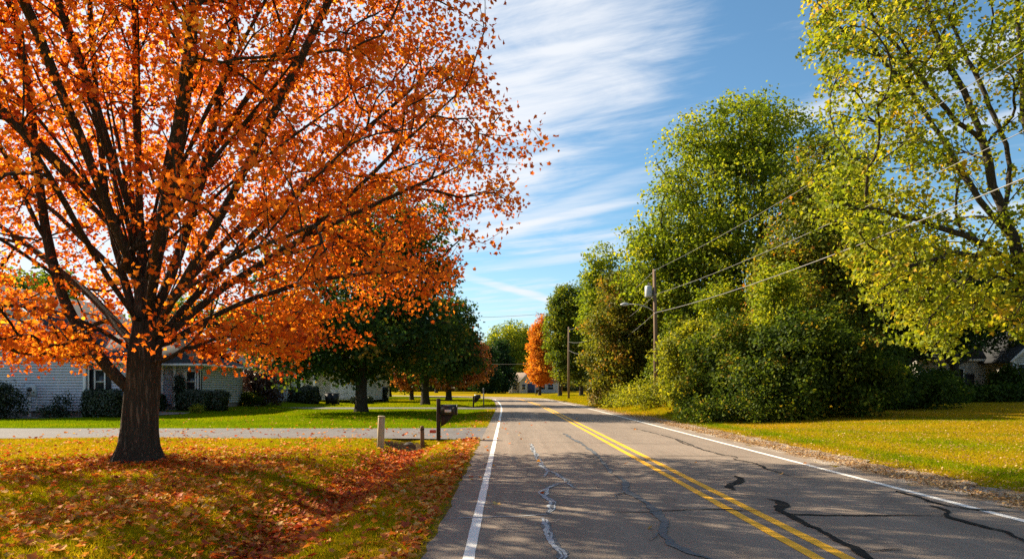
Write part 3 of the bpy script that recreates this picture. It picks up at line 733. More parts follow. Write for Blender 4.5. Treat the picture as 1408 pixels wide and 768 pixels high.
# green maple in the far lawn
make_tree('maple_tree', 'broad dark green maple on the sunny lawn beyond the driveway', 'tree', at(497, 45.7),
          [(0, 0, 7.2, 6.3, 6.2, 5.0), (-1.6, 0, 4.6, 4.8, 5, 2.6), (1.2, 0, 4.4, 5.2, 5, 2.4), (2.2, .3, 10.2, 3.8, 4, 3.8), (1, 0, 12, 2.8, 3, 2.6), (-4.4, -1, 3.7, 2.4, 3, 1.6)], (0, 0, 2.6), .36, 700, 62, .27, .50, 'leaf_green', 'bark', 21, 'oval', zmin=1.9, tint=(.42, .2, .18), sunlit_top=.42)  # upper leaves tinted olive-orange to paint in sun on the crown
make_tree('maple_tree', 'dark green maple behind the mailbox beside the second driveway', 'tree', at(585, 66),
          [(.5, 0, 6.5, 4.2, 4.2, 4.2), (1.6, 0, 4.3, 3.4, 3.6, 2.2)], (0, 0, 2.8), .36, 330, 60, .32, .5, 'leaf_green', 'bark', 22, 'oval', zmin=2.2, tint=(.42, .2, .18))
make_tree('maple_tree', 'rust orange tree left of the road bend behind the dark green maples', 'tree', at(617, 88),
          [(.6, 0, 5.0, 4.1, 4, 3.4), (2.2, 0, 5.6, 2.6, 2.6, 3.2), (-2, 0, 3.6, 3, 3, 1.6)], (0, 0, 2.2), .34, 320, 55, .32, .5, 'leaf_rust', 'bark', 23, 'oval', zmin=1.6, tint=(.5, .25, .2))
make_tree('maple_tree', 'small orange tree low behind the green maple trunks', 'tree', at(566, 92),
          [(0, 0, 3.6, 3.2, 3, 2.0)], (0, 0, 1.8), .25, 120, 50, .32, .5, 'leaf_rust', 'bark', 24, 'oval', zmin=1.4, tint=(.7, .2, .2))
make_tree('fir_tree', 'dark conical evergreen left of the far house at the bend', 'tree', at(686, 168),
          [(0, 0, 3.2, 3.8, 3.8, 3.0), (0, 0, 7, 2.8, 2.8, 3.5), (0, 0, 10.2, 1.7, 1.7, 2.6)], (0, 0, 4), .3, 220, 50, .5, .7, 'leaf_green', 'bark', 25, 'oval', tint=(.15, .1, .12))
make_tree('fir_tree', 'second dark evergreen at the edge of the orange tree by the bend', 'tree', at(664, 160),
          [(0, 0, 3.6, 3.6, 3.6, 3.2), (0, 0, 7.4, 2.6, 2.6, 3.2)], (0, 0, 4), .3, 180, 50, .5, .7, 'leaf_green', 'bark', 26, 'oval', tint=(.15, .1, .12))
for px, Y, h, w, sd_, lf, lab in ((694, 205, 19, 6.0, 31, 'leaf_olive', 'tall yellow green tree far off above the small house roof'),
                                (712, 212, 20, 6.0, 32, 'leaf_olive', 'tallest yellow green tree in the gap straight above the far house'),
                                (727, 224, 19, 4.2, 33, 'leaf_mid', 'thin mid green tree far off left of the bright orange tree'),
                                (676, 200, 15, 5.5, 34, 'leaf_mid', 'green far tree above the dark evergreens at the bend')):
    make_tree('far_tree', lab, 'tree', at(px, Y), [(0, 0, h*.66, w*.8, w*.8, h*.34), (-w*.25, 0, h*.42, w*.7, w*.7, h*.25), (w*.3, 0, h*.55, w*.6, w*.6, h*.3)],
              (0, 0, h*.3), .4, 300, 38, .62, .85, lf, 'bark', sd_, 'oval', step=.9, tint=(.55, .25, .2))
make_tree('maple_tree', 'bright orange narrow maple right of the far house', 'tree', at(742, 128),
          [(0, 0, 7.2, 1.8, 1.8, 5.6), (.3, 0, 4.8, 2.3, 2.2, 3.0), (.2, 0, 10.6, 1.2, 1.3, 3.2)], (0, 0, 2), .25, 330, 55, .36, .5, 'leaf_orange_far', 'bark', 35, 'oval', zmin=1.5, tint=(.55, .25, .2))
make_tree('roadside_tree', 'green roadside tree with straight trunk next to the bright orange maple', 'tree', at(770, 117),
          [(.4, 0, 9, 2.8, 2.8, 6.6), (.8, 0, 14, 2.4, 2.4, 4.2)], (0, 0, 3.2), .3, 380, 55, .38, .55, 'leaf_mid', 'bark', 36, 'oval', zmin=2.4, tint=(.5, .25, .2))
make_tree('roadside_tree', 'darker green roadside tree behind the second utility pole', 'tree', at(799, 119),
          [(.3, 0, 8.6, 3.2, 3.2, 6.6), (.6, 0, 13.6, 3.0, 3.0, 4.6)], (0, 0, 3.0), .32, 380, 55, .38, .55, 'leaf_mid', 'bark', 37, 'oval', zmin=2.0, tint=(.3, .22, .18))
# right of the road
make_tree('willow_tree', 'loose pale green tree rising behind the bronze vine clad tree', 'tree', at(836, 88),
          [(0, 0, 13, 3.4, 3.4, 6), (-1, 0, 11, 2.6, 2.8, 5.5), (1.8, 0, 9, 4, 4, 6)], (0, 0, 5), .35, 420, 50, .34, .55, 'leaf_olive', 'bark', 41, 'oval', zmin=2, tint=(.35, .22, .18))
make_tree('roadside_tree', 'bronze green vine clad tree left of the utility pole, leafy to the ground', 'tree', at(856, 61),
          [(0, 0, 5.6, 2.8, 2.8, 5.6), (.6, 0, 8.4, 2.2, 2.2, 3.2), (-.6, 0, 3, 2.7, 2.7, 3), (1.6, .5, 4, 2.4, 2.6, 4)], (0, 0, 2), .3, 520, 70, .24, .42, 'leaf_bronze', 'bark', 42, 'oval', zmin=.2, tint=(.5, .25, .2))
CT = at(1022, 58)
make_tree('cottonwood_tree', 'tallest green tree, broad crown rising behind the utility pole', 'tree', CT,
          [(-1.2, 0, 15.5, 6.6, 6.2, 8.4), (-4.6, -.4, 12.2, 5.0, 5, 5.6), (2.4, 0, 18, 4.0, 5, 6.6), (-2.5, -1, 8.6, 6.0, 5.5, 4.4), (-6.5, 0, 10.2, 3.4, 3.6, 4.2), (.4, 0, 21, 3.4, 3.6, 3.6), (-8.2, 0, 11.2, 2.4, 2.8, 3.0), (-3.2, 0, 18.5, 3.2, 3.4, 3.6)],
          None, .55, 1300, 48, .27, .50, 'leaf_olive', 'bark', 43, 'oval', tint=(.42, .24, .18), zmin=3.2, step=.6,
          limbs=[[np.array(CT)+np.array(q) for q in l] for l in (
              ((0, 0, -.2), (-.1, 0, 2.5), (-.2, 0, 5)), ((-.1, 0, 4), (-1.6, -.4, 8), (-3.2, -.6, 12), (-4.6, -.6, 16)),
              ((-.2, 0, 4.6), (-.4, 0, 10), (-.6, 0, 16), (-.3, 0, 23)), ((-.1, 0, 4), (.9, .3, 9), (1.6, .5, 15), (2.4, .5, 21)),
              ((-.1, 0, 3.6), (-2.8, -1, 6.8), (-5.4, -1.4, 9.4), (-7.6, -1.2, 11.6)), ((0, 0, 4), (-1.6, 2, 9), (-2.6, 3, 14)),
              ((0, 0, 4), (-1.3, -2, 8), (-2.2, -3.2, 13)), ((0, 0, 4.4), (-.2, -.2, 8), (-1.9, -.3, 15), (-2.4, 0, 20)))])
TT = at(1130, 47)
make_tree('roadside_tree', 'green tree tinged orange at its top between tall tree and thicket', 'tree', TT,
          [(0, 0, 10.2, 3.4, 3.4, 6.2), (.4, 0, 14.2, 2.4, 2.6, 3.2), (-1.4, -.6, 8, 2.8, 2.8, 4), (1.6, 0, 7.6, 3.0, 3.2, 4.2)], (0, 0, 4), .36, 560, 64, .25, .48, 'leaf_turn', 'bark', 44, 'oval', zmin=2.6, tint=(.45, .28, .18))
make_tree('roadside_tree', 'dark green tree in shade above the low shrubs left of grey house', 'tree', at(1196, 54),
          [(0, 0, 8.6, 4.4, 4, 5.2), (1.6, 0, 6.4, 4.2, 4, 3.4), (-2, 0, 11, 3, 3, 4.2)], (0, 0, 3), .38, 480, 60, .28, .5, 'leaf_green', 'bark', 45, 'oval', zmin=2.4, tint=(.25, .2, .18))
make_tree('roadside_tree', 'dark tree with thick trunk standing in front of the grey house', 'tree', at(1234, 52),
          [(1, 0, 7.4, 4.2, 4, 4), (3.4, 0, 6.8, 3.6, 3.6, 3)], (0, 0, 3), .34, 330, 60, .28, .5, 'leaf_green', 'bark', 46, 'oval', zmin=2.8, tint=(.25, .2, .18))
make_tree('roadside_tree', 'dark leafy tree hanging over the grey house roof', 'tree', at(1312, 55),
          [(0, 0, 6.6, 3.6, 2, 2.6), (3.4, 0, 7.0, 3.4, 2, 2.6), (-3, 0, 7.4, 3, 2.4, 3)], (0, 0, 3.4), .32, 360, 60, .28, .5, 'leaf_green', 'bark', 49, 'oval', zmin=3.6, tint=(.35, .2, .2))
make_tree('roadside_tree', 'slim dark tree between thicket and yellow green maple, trunk in shade', 'tree', at(1160, 56),
          [(0, 0, 6.4, 3.2, 2.6, 4.2), (2, 0, 8.6, 3, 2.6, 3.4)], (0, 0, 3.4), .26, 320, 60, .28, .5, 'leaf_green', 'bark', 50, 'oval', zmin=2.6, tint=(.4, .2, .2))
make_tree('roadside_tree', 'dark green tree behind the grey house roof', 'tree', at(1330, 74),
          [(0, 0, 8.6, 6.4, 5, 4.6), (5.5, 0, 8, 5, 5, 4), (-5, 0, 8.4, 4.6, 4.4, 4.6)], (0, 0, 4), .38, 480, 60, .33, .6, 'leaf_mid', 'bark', 47, 'oval', tint=(.3, .2, .18))
make_tree('roadside_tree', 'deep green tree between tall tree and dark shade trees, far back', 'tree', at(1095, 70),
          [(0, 0, 9, 5, 5, 6), (3, 0, 7, 5, 5, 5)], (0, 0, 4), .38, 420, 55, .33, .6, 'leaf_mid', 'bark', 48, 'oval', tint=(.3, .2, .18))
# big yellowing silver maple at the right edge
SB = at(1452, 27)
def ps(Y, *pts): return [np.array(P(px, py, Y+dy)) for px, py, dy in pts]
SL = [[np.array(SB)-np.array((0, 0, .1)), np.array(P(1446, 500, 27)), np.array(P(1428, 430, 27)), np.array(P(1414, 385, 27))],
 ps(27, (1416, 392, 0), (1396, 345, 0), (1372, 270, 0), (1352, 190, 0), (1322, 120, 0), (1280, 40, -.2), (1250, -80, -.3)),
 ps(27, (1385, 320, 0), (1340, 260, -.3), (1300, 190, -.5), (1262, 130, -.8), (1220, 90, -1)),
 ps(27, (1380, 300, 0), (1392, 240, .3), (1366, 170, .6), (1330, 90, .8), (1300, 10, 1)),
 ps(27, (1340, 262, -.3), (1290, 205, 0), (1240, 180, .2), (1180, 165, .3), (1130, 150, .3)),
 ps(27, (1400, 360, 0), (1350, 330, -1), (1290, 305, -1.6), (1220, 290, -2), (1150, 285, -2.2)),
 ps(27, (1416, 400, 0), (1370, 360, -1.2), (1310, 345, -2.2), (1250, 370, -3), (1200, 410, -3.4)),
 ps(27, (1424, 430, 0), (1385, 380, -1.5), (1340, 375, -2.6), (1290, 420, -3.3), (1250, 470, -3.8)),
 ps(27, (1410, 380, 0), (1420, 240, 1), (1405, 120, 1.4), (1398, 0, 1.6), (1390, -150, 1.6)),
 ps(27, (1414, 390, 0), (1440, 250, -1), (1460, 100, -2), (1470, -60, -2.4)),
 ps(27, (1420, 400, 0), (1480, 300, 1), (1560, 200, 1.5), (1640, 120, 2)),
 ps(27, (1418, 400, 0), (1410, 350, 2), (1370, 290, 4), (1330, 240, 5.4)),
 ps(27, (1352, 190, 0), (1300, 160, -.5), (1230, 60, -.8), (1180, 0, -1)),
 ps(27, (1424, 430, 0), (1430, 390, -2), (1420, 390, -4), (1390, 440, -5.2))]
rng = np.random.default_rng(5)
def silver_points(n):
    out = []
    def boundary(py):  # left edge of the crown in photo pixels, by height
        return np.interp(py, [-400, -100, 0, 60, 120, 200, 250, 300, 350, 400, 440, 480, 510], [1330, 1180, 1118, 1112, 1124, 1150, 1112, 1118, 1150, 1185, 1215, 1250, 1330])
    while sum(len(o) for o in out) < n:
        k = 6000; px = rng.uniform(1105, 1950, k); Y = 27+rng.normal(0, 3.0, k); py = rng.uniform(-420, 508, k)
        q = np.stack([(px-VX)/F*Y, Y, CAM_H-(py-VY)/F*Y], -1)
        vx, vz = (q[:, 0]-SB[0]), q[:, 2]
        keep = (px*1.0 > boundary(py)+rng.normal(0, 6, k)) & (q[:, 2] < 20) & (np.abs(Y-27) < 6.5) & (q[:, 0] < 29-.04*(vz-10)**2)
        keep &= ~((px > 1265) & (py > 120) & (py < 330) & (rng.random(k) < np.where(px > 1320, .72, .45)))
        keep &= ~((px > 1330) & (py > 470)); keep &= ~((px > 1310) & (px < 1400) & (py > 450) & (rng.random(k) < .8))
        keep &= ~((py < 120) & (px > 1300) & (rng.random(k) < .35))
        out.append(q[keep])
    return np.concatenate(out)[:n]
make_tree('silver_maple', 'large yellow green maple overhanging the right lawn, branches drooping toward the road', 'tree', SB,
          [(-3, 0, 8, 7, 6, 8)], None, .40, 0, 33, .14, .26, 'leaf_yellow', 'bark_grey', 51, 'maple', limbs=SL, step=.4,
          up=.5, tint=(.5, .2, .17), flat=.6, att=silver_points(1500), expo=2.05, wob=.05)
# backyard trees behind the left houses
for k, (px, Y, h, w, lf, lab) in enumerate(((30, 74, 14, 6, 'leaf_mid', 'green backyard tree behind the gabled grey house'), (-150, 70, 15, 6, 'leaf_olive', 'yellow green backyard tree far left behind the house'),
        (250, 84, 12, 5, 'leaf_mid', 'green backyard tree behind the low porch roof'), (352, 96, 12, 6, 'leaf_olive', 'olive tree behind the pale neighbouring house'), (450, 108, 11, 6, 'leaf_mid', 'green tree behind the cream house'),
        (535, 122, 10, 5, 'leaf_olive', 'olive tree behind the dark green maple, far lawn'), (600, 185, 12, 6, 'leaf_mid', 'green tree far back along the side road'))):
    make_tree('backyard_tree', lab, 'tree', at(px, Y), [(0, 0, h*.6, w, w, h*.4), (w*.4, 0, h*.42, w*.8, w*.8, h*.3)], (0, 0, h*.28), .35, 260, 45, .5, .75, lf, 'bark', 60+k, 'oval', step=.9, tint=(.4, .22, .18))

# ------------------------------------------------------------------ shrubs
def shrub(name, label, base, ells, n_att, per, size, sigma, leaf, seed, templ='oval', group=None, stems=5, zmin=.1, tint=(.45, .22, .18), r=.07, cat='shrub', flat=.8, filt=None):
    rng = np.random.default_rng(seed+900); b = np.array(base, float); e = ells[0]
    limbs = [[b-np.array((0, 0, .1)), b+np.array((0, 0, .25)), b+np.array((rng.normal(0, .1), 0, .5))]]
    for k in range(stems):
        e = ells[k % len(ells)]; an = 2*math.pi*(k+rng.random()*.5)/stems
        tgt = b+np.array((e[0]+e[3]*.5*math.cos(an), e[1]+e[4]*.5*math.sin(an), e[2]+e[5]*.35))
        limbs.append([b+np.array((0, 0, .2)), lerp(b, tgt, .5)+np.array((0, 0, .1)), tgt])
    return make_tree(name, label, cat, base, ells, None, r, n_att, per, size, sigma, leaf, 'bark', seed, templ, group, limbs=limbs, step=.35, zmin=zmin, tint=tint, part=('stem', 'foliage'), flat=flat, filt=filt)
# the thicket on the right of the road
def lumps(seed, n, w, d, h, r0=.7, r1=1.5):
    g = np.random.default_rng(seed); out = []
    for k in range(n):
        a = g.uniform(0, 2*math.pi); z = g.uniform(.12, 1.0); q = math.sqrt(max(.05, 1-z**2.2))*g.uniform(.55, 1.0); r = g.uniform(r0, r1)*(1.1-.45*z)
        out.append((w*q*math.cos(a), d*q*math.sin(a), max(r*.6, h*z*g.uniform(.8, 1.05)), r, r, r*g.uniform(.7, 1.3)))
    return out
shrub('thicket_shrub', 'big dark green thicket shrub bulging toward the right lawn', at(1108, 35), [(-.6, 0, 2.2, 2.6, 2.4, 2.4), (1.5, 0, 1.7, 2.4, 2.2, 1.8)]+lumps(1, 20, 3.9, 3.0, 5.0), 680, 66, .18, .28, 'leaf_thicket', 71, tint=(.28, .28, .2))
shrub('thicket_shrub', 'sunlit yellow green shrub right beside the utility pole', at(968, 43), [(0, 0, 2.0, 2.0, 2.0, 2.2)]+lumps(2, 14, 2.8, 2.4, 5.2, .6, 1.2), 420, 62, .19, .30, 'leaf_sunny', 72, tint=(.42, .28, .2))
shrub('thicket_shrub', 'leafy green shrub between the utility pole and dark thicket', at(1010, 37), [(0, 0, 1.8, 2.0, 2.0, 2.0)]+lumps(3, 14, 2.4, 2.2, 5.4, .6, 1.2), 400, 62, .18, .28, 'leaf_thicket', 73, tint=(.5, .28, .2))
shrub('thicket_shrub', 'tall dark thicket shrub behind the bulging one', at(1165, 42), lumps(4, 14, 2.6, 2.4, 6.0, .8, 1.4), 380, 60, .2, .32, 'leaf_thicket', 69, tint=(.3, .24, .2))
for px, Y, h, w, lf, sd_, lab in ((1062, 39, 8.2, 1.5, 'leaf_olive', 91, 'slim young tree rising out of the thicket left of its top'), (1098, 41, 7.4, 1.6, 'leaf_turn', 92, 'young tree with orange tinge rising above the dark thicket'),
        (985, 50, 8.6, 1.9, 'leaf_olive', 93, 'bright green young tree just right of the utility pole'), (936, 54, 7.0, 1.7, 'leaf_mid', 94, 'young green tree directly behind the utility pole foot')):
    make_tree('young_tree', lab, 'tree', at(px, Y), [(0, 0, h*.6, w, w, h*.32), (w*.5, 0, h*.45, w, w, h*.25), (-w*.6, -.3, h*.36, w*.9, w, h*.22), (.2, 0, h*.86, w*.6, w*.6, h*.16)], (0, 0, h*.25), .12, 230, 56, .2, .34, lf, 'bark', sd_, 'oval', zmin=.8, tint=(.5, .26, .2))
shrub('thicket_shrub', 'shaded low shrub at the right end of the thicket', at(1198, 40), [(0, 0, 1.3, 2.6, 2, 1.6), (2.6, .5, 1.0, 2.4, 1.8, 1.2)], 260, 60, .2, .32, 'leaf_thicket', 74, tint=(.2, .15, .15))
shrub('thicket_shrub', 'round shrub with yellowed top before the grey house', at(1278, 47), [(0, 0, .7, 2.2, 1.6, .9), (.9, .3, 1.4, .9, 1.0, .9)], 180, 56, .22, .34, 'leaf_thicket', 75, tint=(.35, .25, .2))
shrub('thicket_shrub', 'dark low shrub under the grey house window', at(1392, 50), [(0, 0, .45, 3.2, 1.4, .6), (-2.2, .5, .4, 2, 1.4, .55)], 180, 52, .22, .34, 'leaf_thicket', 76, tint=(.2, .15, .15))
shrub('thicket_shrub', 'tall green shrub filling the gap behind the utility pole', at(908, 66), [(0, 0, 4, 3.2, 3, 4.4), (.6, 0, 7, 2.6, 2.6, 3)], 360, 60, .26, .45, 'leaf_thicket', 70, tint=(.6, .24, .2))
shrub('roadside_weeds', 'low yellow weeds crowding the foot of the utility pole', at(915, 47), [(0, 0, .5, 2.0, 1.4, 1.3), (-1.6, .8, .4, 1.6, 1.6, .8), (1.2, .3, .8, .9, 1, 1.4)], 110, 40, .15, .24, 'leaf_sunny', 77, tint=(.5, .25, .2), cat='weeds', r=.03)
shrub('roadside_weeds', 'patch of green weeds along the verge left of the utility pole', at(868, 54), [(0, 0, .5, 1.6, 2, 1.2), (-.6, 3, .5, 1.4, 3, .9), (.9, .4, .7, .9, 1, 1.5)], 110, 40, .17, .24, 'leaf_sunny', 78, tint=(.4, .25, .2), cat='weeds', r=.03)
shrub('roadside_weeds', 'tuft of dry tan stalks beside the small dark roadside sign', at(829, 64), [(0, 0, .6, 1.2, 1, .7)], 60, 40, .2, .25, 'leaf_dry', 79, tint=(.6, .2, .2), cat='weeds', r=.02)
shrub('roadside_weeds', 'low leafy weeds at the front foot of the thicket', at(985, 33.5), [(0, 0, .4, 1.8, 1, .7), (2.2, -.9, .5, 2, 1, .8)], 170, 40, .13, .25, 'leaf_thicket', 80, tint=(.5, .2, .2), cat='weeds', r=.03)
# planting by the left houses
def hedge(label, base, dim, seed, lump=.06, group=None, leaf='leaf_dark', n=5200, size=.10):
    """clipped hedge: leaves through a rounded block, a dark twiggy core inside"""
    rng = np.random.default_rng(seed); root = thing('hedge', label, 'hedge', base, group)
    w, d, h = dim
    c = []
    while len(c) < 1:
        q = rng.uniform(-1, 1, (n*3, 3)); p = 5; nr = (np.abs(q)**p).sum(1)**(1/p); q = q/np.maximum(nr, 1e-6)[:, None]*rng.uniform(.86, 1.03, (len(q), 1))
        q = q[q[:, 2] > -.98][:n]; c = q
    ctr = np.array((0, 0, h/2)); pts = ctr+c*np.array((w/2, d/2, h/2))*(1+lump*np.sin(c[:, :1]*5+seed)*np.sin(c[:, 2:]*4+seed*2))
    nrm = norm(norm(c*np.abs(c)**2)+rng.normal(0, .45, c.shape))
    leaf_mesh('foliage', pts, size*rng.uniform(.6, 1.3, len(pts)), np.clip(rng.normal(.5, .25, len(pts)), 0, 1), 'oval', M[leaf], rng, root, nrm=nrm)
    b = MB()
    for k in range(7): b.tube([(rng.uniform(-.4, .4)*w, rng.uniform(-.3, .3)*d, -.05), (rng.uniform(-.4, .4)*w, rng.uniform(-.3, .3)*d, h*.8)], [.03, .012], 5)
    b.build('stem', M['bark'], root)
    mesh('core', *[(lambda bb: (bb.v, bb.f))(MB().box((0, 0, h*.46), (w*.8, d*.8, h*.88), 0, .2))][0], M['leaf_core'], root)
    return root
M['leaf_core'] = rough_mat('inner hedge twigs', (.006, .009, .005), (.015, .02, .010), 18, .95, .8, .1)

# ------------------------------------------------------------------ houses
def lap_wall(b, x0, x1, z0, z1, y, gable=0.0, lap=.15, face=-1, ax='x'):
    """lap siding between x0 and x1 on the plane y, boards from z0 up to z1 and on into a gable that high"""
    xm = (x0+x1)/2; hw = (x1-x0)/2; z = z0
    def half(q): return hw if q <= z1 or gable <= 0 else max(0.0, hw*(1-(q-z1)/gable))
    top = z1+gable
    while z < top-.01:
        zn = min(z+lap, top); zt = max(z+.01, zn-.022); h0, h1 = half(z), half(zt); o = .03*face; q0 = .045*face
        v = [(xm-h0, y+o, z), (xm+h0, y+o, z), (xm+h1, y+.012*face, zt), (xm-h1, y+.012*face, zt), (xm-h0, y-q0, z), (xm+h0, y-q0, z), (xm+h1, y-q0, zt), (xm-h1, y-q0, zt),
             (xm-half(zn), y-q0, zn), (xm+half(zn), y-q0, zn)]
        if ax == 'y': v = [(q[1], q[0], q[2]) for q in v]
        b.add(v, [[0, 1, 2, 3], [4, 5, 1, 0], [3, 2, 6, 7], [7, 6, 9, 8]]); z = zn
def block(b, x0, x1, y0, y1, z0, z1, gable_y=0.0, lap=.15):
    """four siding walls; gable_y > 0 puts gables on the two walls that face along y"""
    lap_wall(b, x0, x1, z0, z1, y0, gable_y, lap, -1); lap_wall(b, x0, x1, z0, z1, y1, gable_y, lap, 1)
    lap_wall(b, y0, y1, z0, z1, x0, 0, lap, -1, 'y'); lap_wall(b, y0, y1, z0, z1, x1, 0, lap, 1, 'y')
def slab(b, quad, t):
    q = [Vector(p) for p in quad]; n = (q[1]-q[0]).cross(q[2]-q[0]).normalized()
    if n.z < 0: n = -n
    k = len(q); b.add([p for p in q]+[p+n*t for p in q], [list(range(k-1, -1, -1)), list(range(k, 2*k))]+[[i, (i+1) % k, k+(i+1) % k, k+i] for i in range(k)])
def gable_roof_y(x0, x1, y0, y1, z, rise, over=.35, t=.12):      # ridge runs along y
    b = MB(); xm = (x0+x1)/2; k = rise/((x1-x0)/2); e = over*k
    slab(b, [(x0-over, y0-over, z-e), (x0-over, y1+over, z-e), (xm, y1+over, z+rise), (xm, y0-over, z+rise)], t)
    slab(b, [(x1+over, y0-over, z-e), (xm, y0-over, z+rise), (xm, y1+over, z+rise), (x1+over, y1+over, z-e)], t); return b
def rake_trim(x0, x1, y, z, rise, over=.35, w=.2):
    b = MB(); xm = (x0+x1)/2; k = rise/((x1-x0)/2); e = over*k; yo = y-over-.03
    for s, xe in ((1, x0-over), (-1, x1+over)):
        b.prism([(xe, z-e-w+.1), (xm, z+rise-w+.1), (xm, z+rise+.12), (xe, z-e+.12)] if s > 0 else [(xm, z+rise-w+.1), (xe, z-e-w+.1), (xe, z-e+.12), (xm, z+rise+.12)], yo-.03, yo+.03)
    return b
def hip_roof(x0, x1, y0, y1, z, rise, over=.45, t=.1, hipl=True, hipr=True):
    b = MB(); X0, X1, Y0, Y1_ = x0-over, x1+over, y0-over, y1+over; ym = (Y0+Y1_)/2; hw = (Y1_-Y0)/2
    rl = (X0+(hw if hipl else 0), ym, z+rise); rr = (X1-(hw if hipr else 0), ym, z+rise)
    slab(b, [(X0, Y0, z), (X1, Y0, z), rr, rl], t); slab(b, [(X1, Y1_, z), (X0, Y1_, z), rl, rr], t)
    if hipr: slab(b, [(X1, Y0, z), (X1, Y1_, z), rr], t)
    if hipl: slab(b, [(X0, Y1_, z), (X0, Y0, z), rl], t)
    return b
def window(root, cx, y, cz, w, h, face=-1, mull=True, shutters=0.0):
    fr = MB(); t = .07; yy = y+face*.035
    for sx in (-1, 1): fr.box((cx+sx*(w/2-t/2), yy, cz), (t, .07, h))
    for sz in (-1, 1): fr.box((cx, yy, cz+sz*(h/2-t/2)), (w-2*t, .07, t))
    fr.box((cx, yy-face*.01, cz), (w-2*t, .05, .05))
    f = fr.build('window', M['trim'], root)
    MB().box((cx, y+face*.012, cz), (w-2*t, .02, h-2*t)).build('pane', M['glass'], f)
    if shutters:
        for sx in (-1, 1):
            s = MB(); x = cx+sx*(w/2+shutters/2+.02)
            s.box((x, y+face*.025, cz), (shutters, .04, h))
            k = -h/2+.1
            while k < h/2-.06: s.box((x, y+face*.05, cz+k), (shutters*.75, .014, .035)); k += .07
            s.build('shutter', M['shutter'], root)
    return f
# grey house with the gable
hb = (-27.3, 39, gz(-27.3, 39)); house = thing('grey_house', 'grey sided house with front gable and dark shuttered windows behind the orange maple', 'house', hb)
b = MB(); block(b, -32.0, -22.65, 39.0, 50, .32, 3.1, 3.9); block(b, -22.6, -18.9, 44.6, 52, .55, 2.95); b.build('wall', M['siding'], house)
b = MB(); b.box((-27.3, 44.5, .05), (9.2, 10.9, .56)); b.box((-20.7, 48.3, .25), (3.6, 7.3, .62)); b.build('foundation', M['foundation'], house)
r = gable_roof_y(-32.0, -22.65, 39, 50, 3.12, 3.9); rf = r.build('roof', M['shingle'], house)
rake_trim(-32.0, -22.65, 39, 3.12, 3.9).build('fascia', M['trim'], rf)
rf2 = hip_roof(-24.5, -18.9, 44.0, 52, 2.98, 1.9).build('roof', M['shingle'], house)
b = MB(); b.box((-20.6, 43.48, 2.95), (4.6, .10, .14), 0, .02); b.box((-18.42, 48, 2.95), (.10, 9.0, .14), 0, .02); b.tube([(-18.55, 43.6, 2.9), (-18.75, 44.5, 2.6), (-18.78, 44.56, .5)], .04, 6); b.build('gutter', M['trim'], house)
MB().box((-22.62, 38.96, 1.7), (.14, .10, 2.86)).build('corner_trim', M['trim'], house); MB().box((-18.93, 44.56, 1.75), (.12, .1, 2.4)).build('corner_trim', M['trim'], house)
b = MB(); b.tube([(-22.45, 39.2, 3.0), (-22.5, 39.1, 2.8), (-22.5, 39.1, .3)], .045, 6); b.build('downspout', M['trim'], house)
for px, Yp in ((223, 44.2), (240, 44.2)):
    x = (px-VX)/F*Yp; p = MB(); p.box((x, Yp, 1.66), (.12, .12, 2.56), 0, .01); p.box((x, Yp, 2.84), (.18, .18, .1)); p.box((x, Yp, .46), (.18, .18, .12)); p.build('porch_post', M['trim'], house)
window(house, (262-VX)/F*44.6, 44.58, 1.95, .72, 1.35, shutters=.34)
d = MB(); dxp = (247.5-VX)/F*44.6; d.box((dxp, 44.56, 1.6), (.9, .06, 2.05), 0, .01)
for sx in (-.2, .2):
    for sz in (-.5, .35): d.box((dxp+sx, 44.525, 1.6+sz), (.28, .02, .6), 0, .005)
dd = d.build('door', M['siding_c'], house); MB().tube([(dxp+.36, 44.53, 1.55), (dxp+.36, 44.47, 1.55)], .03, 8).build('handle', M['alu'], dd)
# the recessed wing seen left of the trunk
b = MB(); lap_wall(b, -22.65, -20.6, .32, 2.95, 39.45); lap_wall(b, 39.45, 41.3, .32, 2.95, -20.6, 0, .15, 1, 'y'); b.build('wall', M['siding'], house)
b = MB(); slab(b, [(-24.9, 38.95, 2.98), (-20.25, 38.95, 2.98), (-20.25, 44.8, 4.7), (-24.9, 44.8, 4.7)], .12); b.build('roof', M['shingle'], house)
MB().box((-21.4, 38.9, 2.95), (2.3, .10, .14), 0, .02).build('gutter', M['trim'], house)
window(house, (138.5-VX)/F*39.45, 39.40, 1.9, .62, 1.35, shutters=.26)
v = MB(); v.box((-27.3, 38.94, 5.2), (.5, .06, .7), 0, .02)
for k in range(6): v.box((-27.3, 38.9, 4.92+.11*k), (.4, .03, .04))
v.build('gable_vent', M['trim'], house)
rebase(house)
# meter box on a post by the gable wall
mp = P(43, 575, 38.4); mb_ = thing('meter_box', 'pale grey electric meter box on a post by the siding wall', 'meter box', (mp[0], 38.4, gz(mp[0], 38.4)))
z0 = gz(mp[0], 38.4)
MB().box((mp[0]-.1, 38.4, z0+.55), (.13, .10, 1.2), 0, .01).build('post', M['trim'], mb_)
MB().box((mp[0]+.02, 38.4, z0+1.45), (.50, .2, .62), 0, .03).build('box', M['grey_metal'], mb_)
MB().tube([(mp[0]-.02, 38.3, z0+1.5), (mp[0]-.02, 38.2, z0+1.5)], [.13, .10], 14).build('dial', M['glass'], mb_)
MB().tube([(mp[0]+.22, 38.5, z0+.1), (mp[0]+.22, 38.5, z0+1.2)], .03, 6).build('conduit', M['alu'], mb_)
rebase(mb_)
